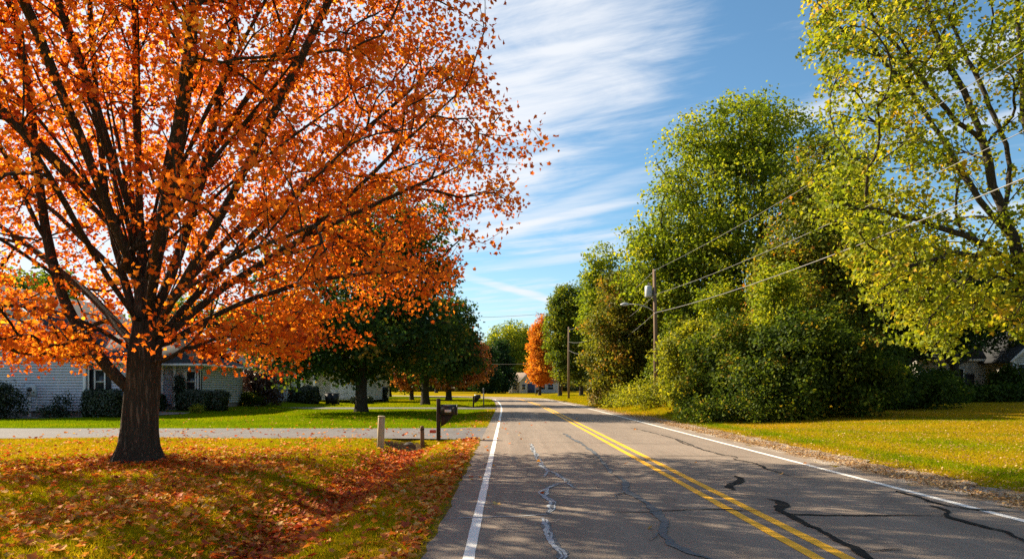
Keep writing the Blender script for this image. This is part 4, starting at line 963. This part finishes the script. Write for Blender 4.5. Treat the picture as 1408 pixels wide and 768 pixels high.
# neighbouring pale house
nb = (-24.6, 57, gz(-24.6, 57)); h2 = thing('neighbour_house', 'pale grey house with a blank siding gable behind the porch', 'house', nb)
b = MB(); block(b, -30.2, -19.4, 57, 67, .45, 3.3, 3.0); b.build('wall', M['siding_b'], h2)
MB().box((-24.8, 62, .2), (10.6, 9.8, .6)).build('foundation', M['foundation'], h2)
rr_ = gable_roof_y(-30.2, -19.4, 57, 67, 3.32, 3.0).build('roof', M['shingle'], h2); rake_trim(-30.2, -19.4, 57, 3.32, 3.0).build('fascia', M['trim'], rr_)
b = MB(); b.box((-19.42, 56.96, 1.85), (.12, .1, 2.85)); b.build('corner_trim', M['trim'], h2)
rebase(h2)
# cream house behind hedges
cb = (-18.5, 74, gz(-18.5, 74)); h3 = thing('cream_house', 'cream house with white porch columns behind the green maple', 'house', cb)
b = MB(); block(b, -24.5, -13.6, 75.5, 84, .3, 3.1); b.build('wall', M['siding_c'], h3)
hip_roof(-24.8, -13.4, 74.0, 84, 3.1, 2.2, .4).build('roof', M['shingle'], h3)
for x in (-23.6, -22.2, -20.9, -19.6): MB().box((x, 74.1, 1.7), (.2, .2, 2.8), 0, .02).build('porch_post', M['trim'], h3)
for x in (-22.9, -21.5): window(h3, x, 75.48, 1.9, .9, 1.5)
b = MB(); b.box((-16.4, 75.46, 1.35), (3.8, .06, 2.1), 0, .01)
for k in range(4):
    for j in range(4): b.box((-17.8+.93*j, 75.42, .6+.5*k), (.72, .03, .36), 0, .008)
b.build('garage_door', M['trim'], h3); rebase(h3)
# distant house at the bend
fy = 176.0; fh = thing('far_house', 'small off white house with tan roof and dark blue door at the bend', 'house', (6, fy, gz(6, fy)))
def fx(px): return (px-VX)/F*fy
b = MB(); block(b, fx(700), fx(768), fy, fy+9, .1, 2.95, 0, .2); b.build('wall', M['siding_far'], fh)
b = MB(); lap_wall(b, fx(714), fx(737), .1, 2.95, fy-1.6, 1.9, .2); lap_wall(b, fy-1.6, fy, .1, 2.95, fx(714), 0, .2, -1, 'y'); lap_wall(b, fy-1.6, fy, .1, 2.95, fx(737), 0, .2, 1, 'y'); b.build('porch_gable', M['siding_far'], fh)
b = MB(); X0, X1 = fx(698), fx(771)
slab(b, [(X0, fy-.5, 2.95), (X1, fy-.5, 2.95), (X1, fy+4.5, 5.1), (X0, fy+4.5, 5.1)], .15); slab(b, [(X1, fy+9.5, 2.95), (X0, fy+9.5, 2.95), (X0, fy+4.5, 5.1), (X1, fy+4.5, 5.1)], .15); b.build('roof', M['shingle_tan'], fh)
gable_roof_y(fx(714), fx(737), fy-1.6, fy+3.4, 3.0, 1.9, .35, .12).build('porch_roof', M['shingle_tan'], fh)
rake_trim(fx(714), fx(737), fy-1.6, 3.0, 1.9, .35).build('fascia', M['trim'], fh)
d = MB().box((fx(730), fy-1.66, 1.35), (1.7, .08, 2.3), 0, .01).build('door', M['blue_door'], fh); MB().tube([(fx(727), fy-1.7, 1.2), (fx(727), fy-1.8, 1.2)], .04, 6).build('handle', M['alu'], d)
for px, yy, w in ((720, fy-1.62, .9), (708, fy-.02, 1.1), (746, fy-.02, 1.4), (757, fy-.02, 1.4)): window(fh, fx(px), yy, 1.7, w, 1.4)
for px in (701, 703.5): MB().box((fx(px), fy-.4, 1.5), (.2, .2, 2.8), 0, .01).build('porch_post', M['trim'], fh)
rebase(fh)
# weathered grey house on the right
gb = P(1350, 545, 57); gb = (gb[0], 57, gz(gb[0], 57)); h4 = thing('weathered_house', 'weathered grey house half hidden in shade under the yellow green maple', 'house', gb)
def hx(px, Y=57.0): return (px-VX)/F*Y
b = MB(); block(b, hx(1262), hx(1398), 57, 65, .3, 3.75, 0, .15); block(b, hx(1392, 54), hx(1520, 54), 54, 65, .3, 3.9, 3.2, .15); b.build('wall', M['siding_old'], h4)
b = MB(); X0, X1 = hx(1258), hx(1400)
slab(b, [(X0, 56.5, 3.75), (X1, 56.5, 3.75), (X1, 61, 5.6), (X0, 61, 5.6)], .14); slab(b, [(X1, 65.5, 3.75), (X0, 65.5, 3.75), (X0, 61, 5.6), (X1, 61, 5.6)], .14); b.build('roof', M['shingle'], h4)
r2 = gable_roof_y(hx(1392, 54), hx(1520, 54), 54, 65, 3.95, 3.2, .6, .14).build('roof', M['shingle'], h4); rake_trim(hx(1392, 54), hx(1520, 54), 54, 3.95, 3.2, .6, .3).build('fascia', M['trim'], r2)
MB().box(((X0+X1)/2, 56.44, 3.72), (X1-X0, .08, .16)).build('gutter', M['trim'], h4)
window(h4, hx(1366), 56.98, 2.5, .62, 1.5); window(h4, hx(1376), 56.98, 2.5, .62, 1.5); window(h4, hx(1408, 54), 53.98, 2.6, .8, 1.5); window(h4, hx(1318), 56.98, 2.4, .8, 1.4)
b = MB(); b.box((hx(1393, 54), 53.96, 2.1), (.18, .1, 3.6)); b.build('corner_trim', M['trim'], h4)
d = MB().box((hx(1330), 56.95, 1.5), (1.0, .07, 2.3), 0, .01).build('door', M['shutter'], h4); MB().tube([(hx(1336), 56.9, 1.4), (hx(1336), 56.84, 1.4)], .03, 6).build('handle', M['alu'], d)
rebase(h4)

# shrubs and hedges at the left houses
def hg(px0, px1, Y, ytop, d=1.3): return at((px0+px1)/2, Y), ((px1-px0)/F*Y, d, CAM_H+(VY-ytop)/F*Y-gz((px0+px1-2*VX)/2/F*Y, Y))
bs, dm = hg(117, 168, 38.3, 534); hedge('square clipped dark hedge under the shuttered window left of the maple trunk', bs, dm, 1)
bs, dm = hg(245, 290, 43.0, 535); hedge('clipped dark hedge in front of the porch right of the maple trunk', bs, dm, 2)
bs, dm = hg(278, 311, 43.6, 536); hedge('clipped dark hedge at the corner of the porch, nearest the purple shrub', bs, dm, 3, .1)
bs, dm = hg(196, 224, 42.5, 540); hedge('low dark hedge half hidden behind the maple trunk', bs, dm, 4, .1)
shrub('house_shrub', 'bare dark shrub at the left frame edge before the siding wall', at(6, 37.3), [(0, 0, .8, 1.0, .8, .9), (-.5, 0, 1.25, .7, .7, .6)], 130, 44, .11, .22, 'leaf_dark', 101, tint=(.3, .3, .2))
shrub('house_shrub', 'small sprawling shrub against the siding wall right of the meter box', at(76, 38.0), [(0, 0, .3, .7, .45, .35), (.15, 0, .8, .2, .2, .5)], 60, 30, .1, .16, 'leaf_dark', 102, tint=(.5, .3, .2), r=.03)
shrub('house_shrub', 'thin leggy shrub by the corner of the siding wall', at(93, 38.2), [(0, 0, .5, .3, .25, .6), (0, 0, 1.0, .2, .2, .4)], 22, 22, .09, .12, 'leaf_dark', 103, tint=(.6, .3, .2), r=.02)
shrub('purple_shrub', 'purple leaved round shrub beside the pale house', at(362, 53.5), [(0, 0, 1.7, 1.7, 1.5, 1.4), (-.5, 0, 2.0, 1.3, 1.2, 1.0)], 200, 46, .15, .25, 'leaf_purple', 104, tint=(.5, .25, .2))
shrub('house_shrub', 'low olive shrub left of the purple shrub', at(322, 52), [(0, 0, .5, 1.2, .8, .6), (1.1, 0, .45, .9, .7, .5)], 110, 40, .12, .2, 'leaf_thicket', 105, tint=(.4, .25, .2))
shrub('house_shrub', 'tiny pale shrub at the foot of the porch hedge', at(270, 41.6), [(0, 0, .22, .32, .3, .28)], 30, 40, .07, .1, 'leaf_sunny', 106, tint=(.4, .2, .2), r=.02)
bs, dm = hg(398, 425, 62, 533); hedge('left one of two rounded dark bushes by the cream house', bs, dm, 5, .18, n=2600, size=.16)
bs, dm = hg(416, 438, 63, 530); hedge('right taller one of two rounded dark bushes by the cream house', bs, dm, 6, .18, n=2600, size=.16)
bs, dm = hg(510, 532, 80, 533); hedge('dark rounded bush beyond the green maple trunk', bs, dm, 7, .18, n=2200, size=.2)
bs, dm = hg(484, 512, 70, 544); hedge('low dark bush row just left of the green maple trunk', bs, dm, 8, .15, n=2000, size=.18)
shrub('house_shrub', 'dark upright shrub added to hide the sunlit inner corner of the weathered house', at(1386, 52.6), [(0, 0, 1.2, 1.1, .8, 1.5)], 130, 50, .2, .3, 'leaf_thicket', 110, tint=(.2, .15, .15))  # added shrub, covers a sunlit patch on the house wall
shrub('hanging_plant', 'dark hanging plant under the porch roof beside the door', (P(247, 540, 44.0)[0], 44.0, 1.25), [(0, 0, .55, .34, .3, .5)], 40, 40, .09, .1, 'leaf_dark', 107, tint=(.5, .2, .2), r=.02, cat='plant')
bed = mesh('stone_bed', *[(lambda q: (q[0], q[1]))(([(x, y, gz(x, y)+.02) for x, y in [(-33, 37.2), (-28, 37.0), (-24, 37.3), (-21.5, 38.6), (-20, 39.6), (-18.2, 40.9), (-17.9, 43.9), (-22.4, 43.9), (-22.5, 38.95), (-33, 38.95)]], [list(range(10))]))][0], M['mulch'])
tag(bed, kind='structure')
# two bins by the cream house
for k, (px, lab) in enumerate(((453, 'left dark wheelie bin by the cream house drive'), (460.5, 'right dark wheelie bin by the cream house drive'))):
    q = at(px, 64); bn = thing('wheelie_bin', lab, 'bin', q, 'wheelie bins by the cream house')
    MB().add([(-.26, -.3, .12), (.26, -.3, .12), (.26, .3, .12), (-.26, .3, .12), (-.32, -.36, 1.0), (.32, -.36, 1.0), (.32, .36, 1.0), (-.32, .36, 1.0)], [[3, 2, 1, 0], [4, 5, 6, 7], [0, 1, 5, 4], [1, 2, 6, 5], [2, 3, 7, 6], [3, 0, 4, 7]]).build('body', M['bin'], bn)
    MB().box((0, .02, 1.045), (.68, .78, .07), 0, .025).build('lid', M['bin'], bn)
    for s in (-1, 1): MB().tube([(s*.27, .3, .12), (s*.33, .3, .12)], .12, 12).build('wheel', M['bin'], bn)

# ------------------------------------------------------------------ posts and mailboxes
x, y, z = hit(523, 617); p = thing('pale_post', 'pale squared wooden post at the left bank of the ditch', 'post', (x, y, z))
MB().box((0, 0, .40), (.19, .19, 1.0), R(12), .025).build('shaft', M['wood_pale'], p); MB().box((0, 0, .915), (.205, .205, .05), R(12), .02).build('cap', M['wood_pale'], p)
p.rotation_euler = (0, R(2.2), 0)
x, y, z = hit(581, 613); p = thing('brown_post', 'short brown wooden post between the pale post and mailbox', 'post', (x, y, z))
MB().tube([(0, 0, -.15), (0, 0, .58), (0, 0, .63)], [.068, .062, .045], 12).build('shaft', M['wood_brown'], p); MB().tube([(0, 0, .50), (0, 0, .54)], .07, 12).build('band', M['wood_dark'], p)
p.rotation_euler = (0, R(-1.5), 0)
def mailbox(label, loc, s=1.0, full=True, tall=1.30):
    p = thing('mailbox', label, 'mailbox', loc)
    post = MB(); post.box((-.0, 0, tall/2-.1), (.12, .11, tall+.2), 0, .012); post.build('post', M['wood_dark'], p)
    br = MB(); br.prism([(.075, .80), (.46, .80), (.42, .72), (.24, .52), (.075, .42)], -.05, .05); br.build('bracket', M['wood_dark'], p)
    # arched box, long side across the view
    prof = [(-.125, 0), (.125, 0), (.125, .19)]+[(.125*math.cos(t), .19+.125*math.sin(t)) for t in np.linspace(.2, math.pi-.2, 9)]+[(-.125, .19)]
    n = len(prof); v = [(xx, a, .80+c) for xx in (.075, .565) for a, c in prof]
    bx = MB().add(v, [list(range(n)), list(range(2*n-1, n-1, -1))]+[[i, n+i, n+(i+1) % n, (i+1) % n] for i in range(n)])
    bo = bx.build('box', M['black_metal'], p)
    if full:
        MB().add([(.567, a*1.06, .797+c*1.03) for a, c in prof]+[(.585, a*1.06, .797+c*1.03) for a, c in prof], [list(range(n)), list(range(2*n-1, n-1, -1))]+[[i, n+i, n+(i+1) % n, (i+1) % n] for i in range(n)]).build('door', M['black_metal'], bo)
        MB().box((.30, -.128, .92), (.20, .008, .085), 0, .003).build('number_plate', M['plate'], bo)
        fl = MB(); fl.box((.47, -.134, .94), (.03, .012, .18)); fl.box((.505, -.134, 1.0), (.06, .012, .06)); fl.build('flag', M['black_metal'], bo)
    return p
x, y, z = hit(603, 605); mlb = mailbox('black mailbox with pale plate on a dark post at the driveway mouth', (x, y, z))
b = MB(); b.box((-.17, -.06, .28), (.20, .03, .10), R(8), .008); b.build('reflector', M['red'], mlb)
q = at(651, 57.3); m2 = mailbox('far dark mailbox on a thin post at the second driveway', (q[0], q[1], q[2]), 1, False, 1.0)
q = at(737, 126); m3 = mailbox('distant mailbox beside the bend below the orange maple', (q[0], q[1], q[2]), 1, False, 1.2)
q = at(665, 56.8); p = thing('marker_post', 'tall thin dark marker post by the second driveway mouth', 'post', q)
MB().tube([(0, 0, -.1), (0, 0, 1.62)], .045, 8).build('shaft', M['dark_box'], p); MB().box((0, -.02, 1.42), (.16, .03, .34), 0, .01).build('plate', M['dark_box'], p)
q = at(821, 66); p = thing('roadside_sign', 'small dark sign box on a grey post left of the pole', 'sign', q)
MB().tube([(0, 0, -.1), (0, 0, 1.95)], .05, 8).build('post', M['wood_pale'], p); MB().box((.42, 0, 1.35), (.72, .30, .75), 0, .03).build('box', M['dark_box'], p)
q = at(814, 66); p = thing('marker_stake', 'thin dark stake in the verge left of the small sign', 'stake', q)
MB().tube([(0, 0, -.1), (0, 0, 1.0)], .035, 6).build('shaft', M['wood_dark'], p)
MB().tube([(0, 0, .9), (0, 0, 1.04)], .05, 6).build('cap', M['wood_dark'], p)
# culvert under the driveway mouth
cv = thing('culvert', 'old concrete culvert mouth in the ditch under the driveway', 'culvert', (-2.95, 22.7, -.32))
MB().tube([(-.1, .0, -.02), (-.1, 5.7, -.02)], .21, 16).build('pipe', M['concrete'], cv)
MB().tube([(-.1, .02, -.02), (-.1, -.03, -.02)], .235, 16).build('collar', M['concrete'], cv)

# ------------------------------------------------------------------ utility poles and lines
def pole(label, px, Y, top, full=True):
    q = at(px, Y); p = thing('utility_pole', label, 'utility pole', q, 'utility poles along the right verge'); h = top-q[2]
    MB().tube([(0, 0, -.3), (-.02, 0, h*.5), (-.12 if full else 0, 0, h)], [.165, .14, .11], 14).build('pole', M['pole_wood'], p)
    for zz in ((9.62, 7.95, 6.7) if full else (9.5, 7.8, 6.65)):
        zz -= q[2]; MB().tube([(-.1, -.05, zz-.03), (-.1, -.26, zz-.03)], [.03, .05], 8).build('insulator', M['grey_metal'], p)
    if full:
        t = MB().tube([(-.52, 0, 7.78-q[2]), (-.52, 0, 7.84-q[2]), (-.52, 0, 8.5-q[2]), (-.52, 0, 8.56-q[2])], [.22, .25, .25, .2], 18).build('transformer', M['grey_metal'], p)
        MB().tube([(-.52, 0, 8.55-q[2]), (-.5, 0, 8.8-q[2])], [.05, .03], 8).build('bushing', M['dark_box'], t)
        MB().tube([(-.42, -.1, 8.5-q[2]), (-.42, -.1, 8.75-q[2])], [.04, .025], 8).build('bushing', M['dark_box'], t)
        MB().box((-.22, 0, 8.1-q[2]), (.2, .1, .3)).build('bracket', M['dark_box'], t)
        za = 6.75-q[2]; pts = [(-.05, 0, za), (-.55, 0, za+.32), (-1.2, 0, za+.52), (-1.9, 0, za+.56)]
        arm = MB().tube(pts, [.035, .032, .03, .028], 8).build('lamp_arm', M['alu'], p)
        hdm = MB(); hdm.tube([(-1.85, 0, za+.56), (-1.95, 0, za+.55), (-2.2, 0, za+.54), (-2.45, 0, za+.52)], [.05, .10, .13, .04], 10); hdm.build('lamp_head', M['grey_metal'], arm)
    return q
q1 = pole('weathered utility pole with grey transformer and street lamp arm', 902, 50, 9.7)
q2 = pole('farther plain utility pole beyond the bronze vine clad tree', 782, 100, 9.9, False)
def wire(label, a, c, sag, r=.011, n=40, name='power_line'):
    a, c = np.array(a, float), np.array(c, float); t = np.linspace(0, 1, n)[:, None]; q = a*(1-t)+c*t; q[:, 2] -= (4*sag*t*(1-t))[:, 0]
    o = MB().tube([tuple(v) for v in q], r, 6).build(name, M['wire'], smooth=True); return tag(o, label, 'power line', 'power lines along the road')
EX, EY = 13.0, 5.0
for z0, py, r, sg, lab in ((9.62, 70, .010, .5, 'top power line running from the utility pole to the upper right'), (7.95, 180, .011, .55, 'middle power line running from the utility pole to the right edge'), (6.7, 245, .017, .6, 'lowest and thickest power line running from the utility pole to the right edge')):
    xa = q1[0]-.1; t = (.711*50-xa)/((EX-xa)+.711*(50-EY)); Yt = 50-(50-EY)*t
    zn = CAM_H+(VY-py)/F*Yt+4*sg*t*(1-t); z1 = z0+(zn-z0)/t
    wire(lab, (xa, 49.78, z0), (EX, EY, z1), sg, r)
for z0, z1, sg, lab in ((9.6, 9.5, .8, 'top power line between the two utility poles'), (7.9, 7.8, 1.1, 'middle power line between the two utility poles'), (6.68, 6.65, 1.5, 'lowest sagging power line between the two utility poles')):
    wire(lab, (q1[0]-.1, 50.2, z0), (q2[0], 99.8, z1), sg, .014)
for pa, pb, Y, lab in (((770, 429), (620, 436), 134, 'thin wire crossing high above the road bend'), ((745, 499), (615, 497), 134, 'lower thin wire crossing in front of far trees')):
    wire(lab, P(pa[0], pa[1], Y), P(pb[0], pb[1], Y), .3, .03)
for px, lab in ((772, 'hidden far utility pole behind the green roadside tree'),):
    q = at(px, 134.2); pp = thing('utility_pole', 'far utility pole mostly hidden behind the green roadside trees', 'utility pole', q, 'utility poles along the right verge')
    MB().tube([(0, 0, -.3), (0, 0, 15.6)], [.17, .12], 10).build('pole', M['pole_wood'], pp)

# ------------------------------------------------------------------ grass
def blades(name, x, y, h, w, tint, rng, lean=.5):
    n = len(x); z = ground_z(x, y); an = rng.uniform(0, 2*math.pi, n); ln = rng.normal(0, lean, (n, 2))*h[:, None]
    ca, sa = np.cos(an)*w/2, np.sin(an)*w/2
    v = np.stack([np.stack([x-ca, y-sa, z-.01], -1), np.stack([x+ca, y+sa, z-.01], -1), np.stack([x+ln[:, 0], y+ln[:, 1], z+h], -1)], 1)
    f = np.arange(n*3).reshape(n, 3)
    return tag(mesh(name, v.reshape(-1, 3), f, M['grass'], attrs=(('tint', 'FACE', np.clip(tint, 0, 1)),)), kind='stuff')
def scatter(n, y0, y1, x_of, rng, pw=1.0):
    y = y0+(y1-y0)*rng.random(n)**pw; lo, hi = x_of(y); return lo+(hi-lo)*rng.random(n), y
rng = np.random.default_rng(77)
# front lawn on the left
x, y = scatter(190000, 5.2, 22.95, lambda y: (-.76*y-2, np.full_like(y, -.82)), rng, 1.0)
x += rng.normal(0, .03, len(x)); k = (road_d(x, y) < -3.70) & ((x+7.53)**2+(y-14.8)**2 > .45) & (rng.random(len(x)) > soil_at(x, y)*.8) & (y < 22.85-1.1*np.exp(-np.abs(x+.7)/.9)); x, y = x[k], y[k]
blades('lawn_grass', x, y, .035+.04*rng.random(len(x)), .009+.008*rng.random(len(x)), .60+.5*(vnoise(x, y, .9, 1)-.5)+rng.normal(0, .16, len(x)), rng, .7)
# sunny lawn beyond the driveway
x, y = scatter(170000, 28.4, 53.9, lambda y: (-.74*y-2, xcen(y)-3.72), rng, .8); k = ~((x < -17.9) & (y > 37.1)) & (y > 28.55+1.1*np.exp(-np.abs(x+.7)/.9)); x, y = x[k], y[k]
blades('lawn_grass', x, y, .04+.04*rng.random(len(x)), .016+.012*rng.random(len(x)), .22+.35*(vnoise(x, y, .5, 2)-.5)+rng.normal(0, .1, len(x))+.35*np.exp(-((road_d(x, y)+4.0)/.6)**2), rng, .6)
x, y = scatter(60000, 58.2, 100, lambda y: (-.32*y-2, xcen(y)-3.75), rng, .8); k = road_d(x, y) < -3.75; x, y = x[k], y[k]
blades('lawn_grass', x, y, .05+.05*rng.random(len(x)), .04+.02*rng.random(len(x)), .38+.3*(vnoise(x, y, .4, 3)-.5)+rng.normal(0, .12, len(x)), rng, .6)
# lawn on the right
x, y = scatter(230000, 6.5, 50, lambda y: (xcen(y)+4.75, np.maximum(.78*y+3, 12)), rng, .75); dd_ = road_d(x, y)
k = rng.random(len(x)) < sstep(dd_, 4.7, 5.5)
x, y, dd_ = x[k], y[k], dd_[k]
blades('lawn_grass', x, y, .035+.035*rng.random(len(x))+.03*np.exp(-((dd_-6)/.5)**2), .012+.014*rng.random(len(x)), .70+.55*(vnoise(x, y, .6, 4)-.5)+.5*(vnoise(x, y, .17, 14)-.5)+rng.normal(0, .15, len(x))-.35*np.exp(-((dd_-6.1)/.5)**2), rng, .8)
x, y = scatter(60000, 40, 125, lambda y: (xcen(np.minimum(y, 92))+4.0, xcen(np.minimum(y, 92))+11.5), rng, .9); k = road_d(x, y) > 4.2; x, y = x[k], y[k]
blades('verge_grass', x, y, .06+.12*rng.random(len(x)), .03+.02*rng.random(len(x)), .58+.4*(vnoise(x, y, .4, 5)-.5)+rng.normal(0, .15, len(x)), rng, .7)

# ------------------------------------------------------------------ fallen leaves
def litter(name, x, y, size, tint, rng, lift=.03, templ='maple', tilt=.45, m='fallen'):
    z = ground_z(x, y); dd = np.abs(road_d(x, y)); z = np.where(dd < 3.7, .006, z)+lift*rng.uniform(.2, 1.3, len(x))
    in_dr = (x < -.7) & (((y > DRV[0][0]) & (y < DRV[0][1])) | ((y > DRV[1][0]) & (y < DRV[1][1]))); z = np.where(in_dr, .012, z)
    nrm = rng.normal(0, tilt, (len(x), 3)); nrm[:, 2] = 1
    return tag(leaf_mesh(name, np.stack([x, y, z], -1), size, tint, templ, M[m], rng, nrm=nrm), kind='stuff')
rng = np.random.default_rng(88)
x, y = scatter(40000, 5.4, 22.7, lambda y: (-.76*y-2, np.full_like(y, -.85)), rng, .85)
dens = .25+.75*np.exp(-(((x+6.6)/5.5)**2+((y-12.5)/5.5)**2)); dens *= .12+1.25*vnoise(x, y, .55, 9)**1.5*(.5+vnoise(x, y, 2.1, 19)); dens = np.where(y > 18.5, dens*.75, dens)
k = rng.random(len(x)) < dens; x, y = x[k], y[k]
xd = xcen(np.array(10.))-5.74+rng.normal(0, .36, 6000); yd = 5.4+16*rng.random(6000)**.9          # thick in the ditch
xt = -7.53+rng.normal(0, 1.3, 1500); yt = 14.6+rng.normal(0, 1.1, 1500)
xe = -.86-np.abs(rng.normal(0, .35, 1500)); ye = 5.5+17*rng.random(1500)
X = np.concatenate([x, xd, xt, xe]); Y = np.concatenate([y, yd, yt, ye]); T = np.concatenate([rng.normal(.60, .22, len(x)), rng.normal(.34, .22, len(xd)), rng.normal(.42, .24, len(xt)), rng.normal(.55, .25, len(xe))])
k = (Y < 22.7) & (((X+3.25)/.75)**2+((Y-22.1)/.75)**2 > rng.random(len(X))) & ((X+7.53)**2+(Y-14.8)**2 > .35); X, Y, T = X[k], Y[k], T[k]
litter('fallen_leaves', X, Y, 0.072*rng.uniform(.5, 1.5, len(X)), T, rng, .045)
# a few on the asphalt, the drive and the far lawn
x, y = scatter(900, 6, 40, lambda y: (np.full_like(y, -.7), np.full_like(y, 6.5)), rng, 1.0); k = rng.random(900) < np.exp(-(x+.7)/.45)+.015; x, y = x[k], y[k]
x2, y2 = scatter(260, 23, 28.4, lambda y: (np.full_like(y, -16), np.full_like(y, -1)), rng)
x3, y3 = scatter(3200, 28.8, 53, lambda y: (-.5*y, xcen(y)-3.8), rng); k3 = rng.random(3200) < .15+np.exp(-(xcen(y3)-3.8-x3)/1.2); x3, y3 = x3[k3], y3[k3]
X, Y = np.concatenate([x, x2, x3]), np.concatenate([y, y2, y3])
litter('scattered_leaves', X, Y, .10*rng.uniform(.6, 1.2, len(X)), rng.normal(.65, .25, len(X)), rng, .03)
# brown leaves along the right shoulder and over the right lawn
ys_ = 6.5+50*rng.random(13000)**1.5; xs_ = xcen(ys_)+3.95+np.abs(rng.normal(0, .75, 13000))
x4, y4 = scatter(14000, 9, 46, lambda y: (xcen(y)+5.2, .76*y+2), rng, .8)
X, Y = np.concatenate([xs_, x4]), np.concatenate([ys_, y4])
litter('verge_leaves', X, Y, .06*rng.uniform(.5, 1.2, len(X)), np.concatenate([rng.normal(.55, .3, len(xs_)), rng.normal(.60, .2, len(x4))]), rng, .03, 'oval', m='fallen_brown')

# ------------------------------------------------------------------ distant wood on the horizon
rng = np.random.default_rng(99); cs = []
for k in range(150):
    a = rng.uniform(-1.15, 1.05); dist = rng.uniform(235, 300); cx_, cy_ = dist*math.sin(a), dist*math.cos(a); h = rng.uniform(10, 16); w = rng.uniform(6, 10)
    cs.append(in_ellipsoids([(cx_, cy_, h*.52, w, w*.7, h*.5)], 420, rng, .4, .3))
for k in range(40):
    x = rng.uniform(-190, -52); y = rng.uniform(100, 150); h = rng.uniform(8, 13)
    cs.append(in_ellipsoids([(x, y, h*.52, 6, 5, h*.5)], 420, rng, .4, .3))
for k in range(34):
    x = rng.uniform(52, 170); y = rng.uniform(75, 130); h = rng.uniform(9, 14)
    cs.append(in_ellipsoids([(x, y, h*.52, 6, 5, h*.5)], 420, rng, .4, .3))
for k in range(150):
    a = -1.15+2.2*k/149; dist = rng.uniform(225, 260); cs.append(in_ellipsoids([(dist*math.sin(a), dist*math.cos(a), 1.6, 5, 3, 2.6)], 170, rng, .4, .3))
tt = np.concatenate([np.full(len(c), rng.normal(.40, .25)) for c in cs]); c = np.concatenate(cs); k = c[:, 2] > .1; c, tt = c[k], tt[k]
tag(leaf_mesh('far_woods', c, rng.uniform(.9, 1.9, len(c)), tt+rng.normal(0, .12, len(c)), 'spray', M['leaf_far'], rng, up=.4), kind='stuff')
